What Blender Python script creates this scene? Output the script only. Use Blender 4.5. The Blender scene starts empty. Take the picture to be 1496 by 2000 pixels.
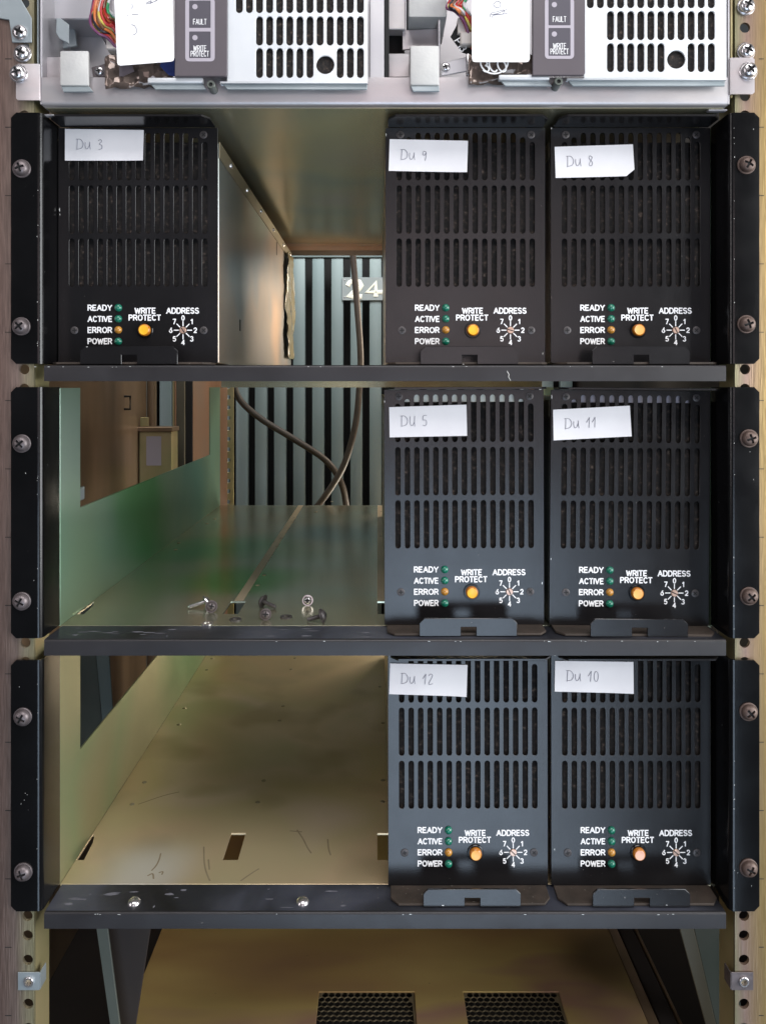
import bpy, bmesh, math, random
from mathutils import Vector, Matrix
random.seed(7)
MM = 0.001
scene = bpy.context.scene
COL = scene.collection
R = math.radians

# ------------------------------------------------------------------ camera, world, lamps, exposure
cam = bpy.data.cameras.new('camera')
camo = bpy.data.objects.new('camera', cam); COL.objects.link(camo)
cam.sensor_fit = 'HORIZONTAL'; cam.sensor_width = 36.0
cam.lens = 36.0*1500/1496
cam.shift_x = (748-738)/1496
cam.shift_y = -(1000-755)/1496
cam.clip_start = 0.02; cam.clip_end = 50
camo.location = (0, -0.496, 0); camo.rotation_euler = (R(90), 0, 0)
scene.camera = camo

world = bpy.data.worlds.new('World'); scene.world = world
world.use_nodes = True
bg = world.node_tree.nodes['Background']
bg.inputs[0].default_value = (0.85, 0.93, 1.0, 1); bg.inputs[1].default_value = 0.06

def area(name, loc, target, sx, sy, power, col):
    l = bpy.data.lights.new(name, 'AREA'); l.shape = 'RECTANGLE'
    l.size = sx; l.size_y = sy; l.energy = power; l.color = col
    o = bpy.data.objects.new(name, l); COL.objects.link(o)
    o.location = loc
    d = Vector(target) - Vector(loc)
    o.rotation_euler = d.to_track_quat('-Z', 'Y').to_euler()
    return o
area('window_light_low', (0.22, -2.0, -1.08), (0.12, 0, -0.25), 0.92, 1.45, 19, (0.64, 0.80, 1.0))
area('room_light_level', (0.22, -2.2, 0.22), (0.12, 0, 0.05), 0.9, 0.8, 3.6, (1.0, 0.82, 0.84))
area('ceiling_light', (0.15, -0.9, 1.25), (0.0, 0.0, 0.05), 1.3, 0.7, 21, (1.0, 0.97, 0.98))
area('window_light_right', (1.5, -0.7, 0.05), (0, 0, -0.1), 1.5, 1.3, 52, (0.96, 0.98, 1.0))
area('window_light_left', (-1.5, -1.1, 0.3), (0, 0, 0.0), 0.4, 1.2, 7, (1.0, 0.92, 0.94))
area('room_light_behind', (-0.08, 0.57, 0.52), (-0.06, 0.84, -0.12), 0.5, 0.14, 3.3, (0.96, 0.98, 0.96))
area('hidden_fill_behind', (0.15, 0.66, 0.11), (-0.12, 0.25, 0.06), 0.16, 0.15, 1.1, (1.0, 0.84, 0.66))  # added fill hidden behind the drives, warms the upper bay
area('hidden_fill_behind_low', (0.15, 0.66, -0.26), (-0.12, 0.25, -0.28), 0.16, 0.16, 1.8, (1.0, 0.90, 0.74))  # added fill, out of sight, brightens the lowest tray from behind

vs = scene.view_settings
vs.view_transform = 'Standard'; vs.look = 'None'; vs.exposure = 0; vs.gamma = 1
vs.use_curve_mapping = False

# ------------------------------------------------------------------ materials
def mat(name, c1, c2=None, rough=0.5, metal=0.0, scale=20, stretch=(1, 1, 1), bump=0.0, bscale=400,
        rough2=None, ramp=None, coat=0.0, spec=0.5, trans=0.0, emit=None, detail=4, speck=None, distortion=0.0, patch=()):
    m = bpy.data.materials.new(name); m.use_nodes = True
    nt = m.node_tree; N = nt.nodes; L = nt.links
    b = N['Principled BSDF']
    b.inputs['Roughness'].default_value = rough
    b.inputs['Metallic'].default_value = metal
    b.inputs['Specular IOR Level'].default_value = spec
    b.inputs['Coat Weight'].default_value = coat
    b.inputs['Transmission Weight'].default_value = trans
    tc = N.new('ShaderNodeTexCoord'); mp = N.new('ShaderNodeMapping')
    L.new(tc.outputs['Object'], mp.inputs[0])
    mp.inputs['Scale'].default_value = stretch
    oi = N.new('ShaderNodeObjectInfo')
    ad = N.new('ShaderNodeVectorMath'); ad.operation = 'ADD'
    mu = N.new('ShaderNodeVectorMath'); mu.operation = 'SCALE'
    cb = N.new('ShaderNodeCombineXYZ')
    L.new(oi.outputs['Random'], cb.inputs[0]); L.new(oi.outputs['Random'], cb.inputs[2])
    L.new(cb.outputs[0], mu.inputs[0]); mu.inputs['Scale'].default_value = 3.0
    L.new(mp.outputs[0], ad.inputs[0]); L.new(mu.outputs[0], ad.inputs[1])
    vec = ad.outputs[0]
    no = N.new('ShaderNodeTexNoise'); no.inputs['Scale'].default_value = scale
    no.inputs['Detail'].default_value = detail; no.inputs['Distortion'].default_value = distortion
    L.new(vec, no.inputs['Vector'])
    cr = N.new('ShaderNodeValToRGB')
    if ramp:
        els = cr.color_ramp.elements
        els[0].position, els[0].color = ramp[0][0], (*ramp[0][1], 1)
        els[1].position, els[1].color = ramp[-1][0], (*ramp[-1][1], 1)
        for p, c in ramp[1:-1]:
            e = els.new(p); e.color = (*c, 1)
    else:
        c2 = c2 or c1
        cr.color_ramp.elements[0].position = 0.35; cr.color_ramp.elements[0].color = (*c1, 1)
        cr.color_ramp.elements[1].position = 0.65; cr.color_ramp.elements[1].color = (*c2, 1)
    L.new(no.outputs['Fac'], cr.inputs[0])
    colout = cr.outputs[0]
    if speck:                                   # small flecks of dust or wear with shapes of their own
        sc, lo, col = speck[:3]; wid = speck[3] if len(speck) > 3 else 0.04
        n3 = N.new('ShaderNodeTexNoise'); n3.inputs['Scale'].default_value = sc; n3.inputs['Detail'].default_value = 2
        L.new(vec, n3.inputs['Vector'])
        r3 = N.new('ShaderNodeValToRGB')
        r3.color_ramp.elements[0].position = lo; r3.color_ramp.elements[0].color = (0, 0, 0, 1)
        r3.color_ramp.elements[1].position = min(lo+wid, 1); r3.color_ramp.elements[1].color = (1, 1, 1, 1)
        L.new(n3.outputs['Fac'], r3.inputs[0])
        mx = N.new('ShaderNodeMix'); mx.data_type = 'RGBA'
        L.new(r3.outputs[0], mx.inputs['Factor']); L.new(colout, mx.inputs['A'])
        mx.inputs['B'].default_value = (*col, 1)
        colout = mx.outputs['Result']
    for (cx, cy, cz), rad, pc in patch:         # tints of the chromate film, also painted-in light, shade and reflections, in metres from the object's origin
        vm = N.new('ShaderNodeVectorMath'); vm.operation = 'DISTANCE'; vm.inputs[1].default_value = (cx, cy, cz)
        L.new(tc.outputs['Object'], vm.inputs[0])
        wn = N.new('ShaderNodeTexNoise'); wn.inputs['Scale'].default_value = 9; wn.inputs['Detail'].default_value = 2
        L.new(tc.outputs['Object'], wn.inputs['Vector'])
        wa = N.new('ShaderNodeMath'); wa.operation = 'MULTIPLY_ADD'; wa.inputs[1].default_value = rad*1.1
        L.new(wn.outputs['Fac'], wa.inputs[0]); L.new(vm.outputs['Value'], wa.inputs[2])
        pr = N.new('ShaderNodeMapRange'); pr.interpolation_type = 'SMOOTHERSTEP'
        pr.inputs['From Min'].default_value = rad*0.55; pr.inputs['From Max'].default_value = rad*1.55
        pr.inputs['To Min'].default_value = 0.9; pr.inputs['To Max'].default_value = 0.0
        L.new(wa.outputs[0], pr.inputs['Value'])
        mx = N.new('ShaderNodeMix'); mx.data_type = 'RGBA'
        L.new(pr.outputs[0], mx.inputs['Factor']); L.new(colout, mx.inputs['A']); mx.inputs['B'].default_value = (*pc, 1)
        colout = mx.outputs['Result']
    L.new(colout, b.inputs['Base Color'])
    if rough2 is not None:
        n4 = N.new('ShaderNodeTexNoise'); n4.inputs['Scale'].default_value = scale*3; n4.inputs['Detail'].default_value = 5
        L.new(vec, n4.inputs['Vector'])
        mr = N.new('ShaderNodeMapRange')
        mr.inputs['From Min'].default_value = 0.3; mr.inputs['From Max'].default_value = 0.7
        mr.inputs['To Min'].default_value = rough; mr.inputs['To Max'].default_value = rough2
        L.new(n4.outputs['Fac'], mr.inputs['Value']); L.new(mr.outputs[0], b.inputs['Roughness'])
    if bump:
        n2 = N.new('ShaderNodeTexNoise'); n2.inputs['Scale'].default_value = bscale; n2.inputs['Detail'].default_value = 3
        L.new(vec, n2.inputs['Vector'])
        bp = N.new('ShaderNodeBump'); bp.inputs['Strength'].default_value = bump; bp.inputs['Distance'].default_value = 0.0006
        L.new(n2.outputs['Fac'], bp.inputs['Height']); L.new(bp.outputs[0], b.inputs['Normal'])
    if emit:
        b.inputs['Emission Color'].default_value = (*emit[0], 1); b.inputs['Emission Strength'].default_value = emit[1]
    return m

M = {}
M['face'] = mat('black_face_paint', (0.0075, 0.007, 0.0075), (0.0105, 0.010, 0.011), rough=0.19, rough2=0.25, scale=14, bump=0.10, bscale=1500, spec=0.52, speck=(420, 0.755, (0.13, 0.12, 0.11)))
M['black'] = mat('black_shelf_paint', (0.0022, 0.0022, 0.0025), (0.0035, 0.0035, 0.004), rough=0.16, rough2=0.22, scale=16, bump=0.08, bscale=1500, spec=0.42, speck=(330, 0.765, (0.14, 0.14, 0.14)))
M['lip'] = mat('satin_lip_paint', (0.014, 0.013, 0.0145), (0.020, 0.019, 0.021), rough=0.36, rough2=0.46, scale=18, bump=0.12, bscale=1400, spec=0.5, speck=(240, 0.745, (0.10, 0.095, 0.09)))
M['worn'] = mat('worn_black_paint', ramp=[(0.3, (0.006, 0.006, 0.007)), (0.48, (0.028, 0.030, 0.038)), (0.60, (0.052, 0.056, 0.074)), (0.68, (0.070, 0.074, 0.09)), (0.76, (0.010, 0.010, 0.011))], c1=(0, 0, 0), rough=0.30, rough2=0.5, scale=11, bump=0.15, bscale=300, speck=(260, 0.74, (0.16, 0.15, 0.15)), distortion=0.8)
M['dusty'] = mat('dusty_black_paint', (0.030, 0.022, 0.016), (0.050, 0.036, 0.027), rough=0.7, scale=90, bump=0.2, bscale=900, speck=(500, 0.72, (0.15, 0.13, 0.11)))
M['foam'] = mat('brown_foam', ramp=[(0.36, (0.003, 0.0022, 0.002)), (0.54, (0.010, 0.007, 0.0055)), (0.64, (0.030, 0.021, 0.016)), (0.76, (0.13, 0.095, 0.075))], c1=(0, 0, 0), rough=0.9, scale=430, bump=1.0, bscale=520, detail=3)
M['white'] = mat('white_fill', (0.80, 0.80, 0.80), rough=0.6)
M['paper'] = mat('white_paper', (0.64, 0.63, 0.65), (0.69, 0.685, 0.70), rough=0.85, scale=30, bump=0.05, bscale=800)
M['card'] = mat('white_card', (0.86, 0.86, 0.86), (0.88, 0.88, 0.88), rough=0.8, scale=20)
M['ink'] = mat('grey_pen_ink', (0.22, 0.22, 0.26), rough=0.7)
M['green_led'] = mat('green_plastic', (0.003, 0.115, 0.070), (0.004, 0.14, 0.085), rough=0.14, scale=200, coat=0.5)
M['amber_led'] = mat('amber_plastic', (0.38, 0.17, 0.02), (0.44, 0.20, 0.03), rough=0.18, scale=200, coat=0.4)
M['button_yellow'] = mat('yellow_button', (0.78, 0.40, 0.02), (0.86, 0.46, 0.03), rough=0.3, scale=300)
M['button_orange'] = mat('orange_button', (0.80, 0.40, 0.10), (0.86, 0.45, 0.13), rough=0.35, scale=300)
M['button_pink'] = mat('faded_button', (0.78, 0.44, 0.32), (0.82, 0.48, 0.36), rough=0.4, scale=300)
M['button_side'] = mat('amber_button_side', (0.42, 0.14, 0.01), rough=0.2, coat=0.3)
M['dial'] = mat('copper_dial', (0.55, 0.36, 0.28), (0.7, 0.5, 0.4), rough=0.35, metal=0.6, scale=300)
M['dark'] = mat('dark_recess', (0.003, 0.003, 0.003), rough=0.8)
M['screw_black'] = mat('black_screw', (0.05, 0.045, 0.045), (0.08, 0.072, 0.072), rough=0.4, metal=0.3, scale=200)
M['screw_grey'] = mat('grey_screw', (0.10, 0.085, 0.085), (0.16, 0.135, 0.138), rough=0.42, metal=0.5, scale=150, bump=0.2, bscale=600)
M['screw_brown'] = mat('brown_screw', (0.085, 0.056, 0.046), (0.12, 0.082, 0.068), rough=0.5, metal=0.4, scale=150, bump=0.2, bscale=600)
M['chrome'] = mat('bright_zinc', (0.55, 0.53, 0.54), (0.68, 0.66, 0.67), rough=0.25, metal=0.9, scale=90)
M['silver'] = mat('silver_zinc', (0.42, 0.41, 0.435), (0.50, 0.49, 0.50), rough=0.42, rough2=0.52, metal=0.6, scale=14, bump=0.04, bscale=700)
M['pinkzinc'] = mat('pinkish_zinc', ramp=[(0.3, (0.44, 0.43, 0.445)), (0.45, (0.54, 0.49, 0.495)), (0.55, (0.49, 0.475, 0.485)), (0.7, (0.56, 0.52, 0.50))], c1=(0, 0, 0), rough=0.34, rough2=0.44, metal=0.7, scale=9, stretch=(1, 1, 3), bump=0.08, bscale=420)
M['cast'] = mat('painted_silver', (0.44, 0.44, 0.43), (0.50, 0.50, 0.48), rough=0.55, metal=0.15, scale=60, bump=0.25, bscale=500)
M['grille'] = mat('white_silver', (0.56, 0.585, 0.61), (0.66, 0.68, 0.69), rough=0.40, rough2=0.5, metal=0.35, scale=14, bump=0.06, bscale=700)
M['bluegrey'] = mat('blue_grey_zinc', (0.30, 0.35, 0.37), (0.40, 0.45, 0.47), rough=0.4, metal=0.6, scale=30)
M['panelgrey'] = mat('dark_grey_panel', (0.075, 0.062, 0.072), (0.085, 0.072, 0.08), rough=0.5, scale=30)
M['keygrey'] = mat('dark_grey_key', (0.060, 0.055, 0.070), rough=0.45)
M['outline'] = mat('light_grey_print', (0.36, 0.33, 0.37), rough=0.5)
M['tray_green'] = mat('green_chromate', ramp=[(0.32, (0.48, 0.41, 0.28)), (0.45, (0.49, 0.46, 0.33)), (0.55, (0.45, 0.49, 0.39)), (0.70, (0.55, 0.48, 0.35))], c1=(0, 0, 0), rough=0.21, rough2=0.265, metal=0.85, scale=5, detail=1.5, bump=0.015, bscale=250, patch=[((-0.125, 0.15, 0), 0.085, (0.08, 0.40, 0.06)), ((-0.15, 0.28, 0), 0.12, (0.06, 0.36, 0.12)), ((-0.05, 0.36, 0), 0.10, (0.26, 0.38, 0.36))])
M['wall_green'] = mat('teal_chromate', ramp=[(0.30, (0.27, 0.34, 0.20)), (0.45, (0.27, 0.42, 0.30)), (0.56, (0.22, 0.38, 0.29)), (0.72, (0.30, 0.37, 0.23))], c1=(0, 0, 0), rough=0.29, rough2=0.36, metal=0.7, scale=6, detail=1.0, stretch=(1, 1, 0.7), patch=[((-0.222, 0.22, 0.05), 0.12, (0.06, 0.32, 0.09)), ((-0.222, 0.42, 0.05), 0.13, (0.13, 0.32, 0.28)), ((-0.222, 0.05, 0.13), 0.08, (0.36, 0.47, 0.40))])  # pale last patch paints lamp light on the front strip into the colour
M['tray_brown'] = mat('brown_chromate', ramp=[(0.30, (0.52, 0.42, 0.25)), (0.44, (0.60, 0.46, 0.29)), (0.54, (0.56, 0.47, 0.28)), (0.63, (0.62, 0.51, 0.38)), (0.74, (0.46, 0.43, 0.25))], c1=(0, 0, 0), rough=0.29, rough2=0.40, metal=0.5, scale=5.5, detail=2.5, distortion=0.4, bump=0.03, bscale=200, speck=(15, 0.53, (0.44, 0.355, 0.215), 0.20), patch=[((-0.17, 0.045, 0), 0.06, (0.66, 0.64, 0.57))])  # pale front-left patch is a reflection painted into the colour
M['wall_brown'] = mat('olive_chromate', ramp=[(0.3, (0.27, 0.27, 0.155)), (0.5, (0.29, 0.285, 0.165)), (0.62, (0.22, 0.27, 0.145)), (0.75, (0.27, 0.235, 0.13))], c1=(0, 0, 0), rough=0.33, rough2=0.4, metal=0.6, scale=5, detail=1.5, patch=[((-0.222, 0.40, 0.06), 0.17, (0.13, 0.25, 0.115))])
M['olive'] = mat('olive_underside', ramp=[(0.3, (0.62, 0.53, 0.40)), (0.46, (0.64, 0.57, 0.36)), (0.56, (0.50, 0.50, 0.38)), (0.66, (0.62, 0.56, 0.38)), (0.75, (0.62, 0.52, 0.45))], c1=(0, 0, 0), rough=0.26, metal=0.75, scale=6, detail=1.5)
M['case'] = mat('dull_steel_case', ramp=[(0.3, (0.33, 0.30, 0.28)), (0.46, (0.40, 0.33, 0.27)), (0.54, (0.46, 0.36, 0.28)), (0.62, (0.33, 0.33, 0.33)), (0.74, (0.27, 0.32, 0.31))], c1=(0, 0, 0), rough=0.29, rough2=0.36, metal=0.85, scale=7, detail=1.5, patch=[((0.108, 0.10, 0.09), 0.09, (0.21, 0.235, 0.24)), ((0.108, 0.33, 0.05), 0.07, (0.72, 0.48, 0.31))])  # patches paint a dim front and a warm copper reflection into the steel
M['cover'] = mat('dull_brass_cover', (0.30, 0.26, 0.18), (0.36, 0.31, 0.22), rough=0.4, metal=0.8, scale=30)
M['rail'] = None
M['board'] = mat('gold_chromate', ramp=[(0.25, (0.44, 0.27, 0.15)), (0.40, (0.56, 0.38, 0.16)), (0.52, (0.66, 0.50, 0.20)), (0.60, (0.52, 0.32, 0.22)), (0.68, (0.58, 0.42, 0.18)), (0.8, (0.48, 0.33, 0.26))], c1=(0, 0, 0), rough=0.32, rough2=0.44, metal=0.55, scale=7, stretch=(0.5, 1.6, 1), detail=3, bump=0.05, bscale=500, speck=(170, 0.76, (0.22, 0.15, 0.075)), patch=[((-0.02, 0.10, 0), 0.13, (0.80, 0.62, 0.24)), ((0.19, -0.06, 0), 0.10, (0.14, 0.09, 0.045)), ((0.17, 0.12, 0), 0.07, (0.16, 0.105, 0.05))])  # dark right-hand patches are shade painted into the colour
M['brownpanel'] = mat('brown_cabinet_sheet', ramp=[(0.3, (0.155, 0.105, 0.065)), (0.5, (0.21, 0.145, 0.09)), (0.7, (0.30, 0.205, 0.14))], c1=(0, 0, 0), rough=0.33, metal=0.5, scale=6, stretch=(3, 3, 0.7), detail=2)
M['copper'] = mat('copper_chromate', ramp=[(0.3, (0.562, 0.300, 0.150)), (0.5, (0.650, 0.375, 0.225)), (0.7, (0.550, 0.375, 0.250))], c1=(0, 0, 0), rough=0.35, metal=0.35, scale=12, stretch=(2, 2, 0.5))
M['vent'] = mat('dull_vent_metal', (0.20, 0.165, 0.10), (0.26, 0.21, 0.13), rough=0.5, metal=0.5, scale=60)
M['seam'] = mat('tan_seam_strip', (0.52, 0.42, 0.29), (0.60, 0.48, 0.34), rough=0.36, metal=0.4, scale=20)
M['brass'] = mat('brass_chromate', (0.36, 0.33, 0.16), (0.44, 0.36, 0.20), rough=0.4, metal=0.6, scale=20)
M['slat'] = mat('grey_green_slat', (0.128, 0.176, 0.182), (0.172, 0.218, 0.220), rough=0.45, metal=0.25, scale=9, stretch=(1, 1, 0.5), bump=0.03, bscale=300)
M['plate'] = mat('grey_number_plate', (0.29, 0.33, 0.34), (0.33, 0.37, 0.38), rough=0.5, metal=0.2, scale=20)
M['cream'] = mat('cream_paint', (0.92, 0.92, 0.80), rough=0.45)
M['cable'] = mat('grey_brown_cable', (0.046, 0.036, 0.031), (0.058, 0.046, 0.039), rough=0.42, scale=60)
M['plastic'] = mat('clear_yellowed_plastic', (0.55, 0.47, 0.28), (0.70, 0.62, 0.42), rough=0.15, scale=60, bump=0.8, bscale=70, coat=0.5)
M['film'] = mat('crumpled_film', (0.09, 0.07, 0.06), (0.20, 0.15, 0.125), rough=0.12, metal=0.4, scale=90, bump=1.0, bscale=110)
M['bluefilm'] = mat('blue_film', (0.02, 0.03, 0.11), (0.03, 0.05, 0.16), rough=0.2, scale=80)
M['connector'] = mat('ivory_connector', (0.55, 0.50, 0.46), (0.62, 0.57, 0.52), rough=0.5, scale=60)
M['strut'] = mat('grey_green_steel', (0.078, 0.096, 0.084), (0.102, 0.114, 0.102), rough=0.4, metal=0.4, scale=15)
M['strut2'] = mat('olive_steel', (0.085, 0.078, 0.055), (0.10, 0.092, 0.066), rough=0.5, metal=0.3, scale=15)
M['deep'] = mat('dark_interior', (0.012, 0.008, 0.007), (0.018, 0.012, 0.010), rough=0.7, scale=10)
M['edgewear'] = mat('bare_metal_chip', (0.55, 0.56, 0.52), (0.7, 0.7, 0.68), rough=0.4, metal=0.4, scale=200)
M['dust'] = mat('grey_dust_smear', (0.09, 0.09, 0.105), (0.16, 0.16, 0.185), rough=0.9, scale=150)
M['smudge'] = mat('dark_scuff', (0.33, 0.26, 0.165), (0.37, 0.30, 0.20), rough=0.5, metal=0.5, scale=150)
WIRE_COL = {'red': (0.45, 0.03, 0.03), 'orange': (0.55, 0.16, 0.04), 'yellow': (0.6, 0.5, 0.10), 'green': (0.03, 0.30, 0.12),
            'white': (0.6, 0.6, 0.6), 'brown': (0.16, 0.07, 0.03), 'black': (0.012, 0.012, 0.02), 'violet': (0.16, 0.05, 0.12)}
for k, c in WIRE_COL.items(): M['wire_'+k] = mat(k+'_wire', c, rough=0.35)

def rail_mat(name, left):
    """brushed, worn yellow chromate: greenish at the inner edge, pinkish further out, vertical scratches"""
    m = mat(name, (0, 0, 0), rough=0.38, metal=0.6, scale=1)
    nt = m.node_tree; N = nt.nodes; L = nt.links; b = N['Principled BSDF']
    tc = N.new('ShaderNodeTexCoord'); sx = N.new('ShaderNodeSeparateXYZ'); L.new(tc.outputs['Object'], sx.inputs[0])
    mr = N.new('ShaderNodeMapRange')
    a, c = (-0.220, -0.245) if left else (0.230, 0.252)
    mr.inputs['From Min'].default_value = a; mr.inputs['From Max'].default_value = c
    wn = N.new('ShaderNodeTexNoise'); wn.inputs['Scale'].default_value = 9
    L.new(tc.outputs['Object'], wn.inputs['Vector'])
    w2 = N.new('ShaderNodeMath'); w2.operation = 'MULTIPLY_ADD'; w2.inputs[1].default_value = 0.012; 
    L.new(wn.outputs['Fac'], w2.inputs[0]); L.new(sx.outputs[0], w2.inputs[2])
    w3 = N.new('ShaderNodeMath'); w3.operation = 'SUBTRACT'; w3.inputs[1].default_value = 0.006
    L.new(w2.outputs[0], w3.inputs[0]); L.new(w3.outputs[0], mr.inputs['Value'])
    cr = N.new('ShaderNodeValToRGB'); els = cr.color_ramp.elements
    pal = [(0.0, (0.29, 0.275, 0.155)), (0.35, (0.28, 0.245, 0.165)), (0.6, (0.22, 0.165, 0.14)), (1.0, (0.165, 0.112, 0.094))] if left else \
          [(0.0, (0.22, 0.215, 0.12)), (0.4, (0.25, 0.17, 0.135)), (0.65, (0.25, 0.17, 0.10)), (1.0, (0.26, 0.18, 0.07))]
    els[0].position, els[0].color = pal[0][0], (*pal[0][1], 1); els[1].position, els[1].color = pal[-1][0], (*pal[-1][1], 1)
    for p, q in pal[1:-1]:
        e = els.new(p); e.color = (*q, 1)
    L.new(mr.outputs[0], cr.inputs[0])
    mp = N.new('ShaderNodeMapping'); mp.inputs['Scale'].default_value = (1100, 1100, 60); L.new(tc.outputs['Object'], mp.inputs[0])
    gn = N.new('ShaderNodeTexNoise'); gn.inputs['Scale'].default_value = 1; gn.inputs['Detail'].default_value = 4
    L.new(mp.outputs[0], gn.inputs['Vector'])
    g2 = N.new('ShaderNodeMapRange'); g2.inputs['From Min'].default_value = 0.3; g2.inputs['From Max'].default_value = 0.7
    g2.inputs['To Min'].default_value = 0.72 if left else 0.88; g2.inputs['To Max'].default_value = 1.18 if left else 1.10
    L.new(gn.outputs['Fac'], g2.inputs['Value'])
    mx = N.new('ShaderNodeMix'); mx.data_type = 'RGBA'; mx.blend_type = 'MULTIPLY'; mx.inputs['Factor'].default_value = 1
    L.new(cr.outputs[0], mx.inputs['A']); L.new(g2.outputs[0], mx.inputs['B'])
    L.new(mx.outputs['Result'], b.inputs['Base Color'])
    bp = N.new('ShaderNodeBump'); bp.inputs['Strength'].default_value = 0.5; bp.inputs['Distance'].default_value = 0.0004
    L.new(gn.outputs['Fac'], bp.inputs['Height']); L.new(bp.outputs[0], b.inputs['Normal'])
    return m
M['rail_l'] = rail_mat('worn_pink_chromate', True)
M['rail_r'] = rail_mat('worn_gold_chromate', False)

# ------------------------------------------------------------------ geometry helpers (all in millimetres)
WORLD = {}
def X(px, y=0): return (px-738)/1500*(496+y)
def Z(py, y=0): return (755-py)/1500*(496+y)
def front(y0, t=0, s=1.0): return lambda u, v, w: (u, y0+t/2-w*s, v)
def floor(z0, t=0): return lambda u, v, w: (u, v, z0-t/2+w)
def side(x0, t=0): return lambda u, v, w: (x0+t/2+w, u, v)

def curve_fill(outline, holes, t, bev=0.0):
    cu = bpy.data.curves.new('tmp', 'CURVE'); cu.dimensions = '2D'; cu.fill_mode = 'BOTH'
    cu.extrude = max(t/2-bev, 0.0); cu.bevel_depth = bev; cu.bevel_resolution = 0; cu.offset = -bev
    for poly in [outline]+list(holes):
        sp = cu.splines.new('POLY'); sp.points.add(len(poly)-1)
        for p, q in zip(sp.points, poly): p.co = (q[0], q[1], 0, 1)
        sp.use_cyclic_u = True
    ob = bpy.data.objects.new('tmp', cu)
    me = bpy.data.meshes.new_from_object(ob)
    v = [tuple(a.co) for a in me.vertices]; f = [tuple(p.vertices) for p in me.polygons]
    bpy.data.objects.remove(ob); bpy.data.curves.remove(cu); bpy.data.meshes.remove(me)
    return v, f

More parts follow.
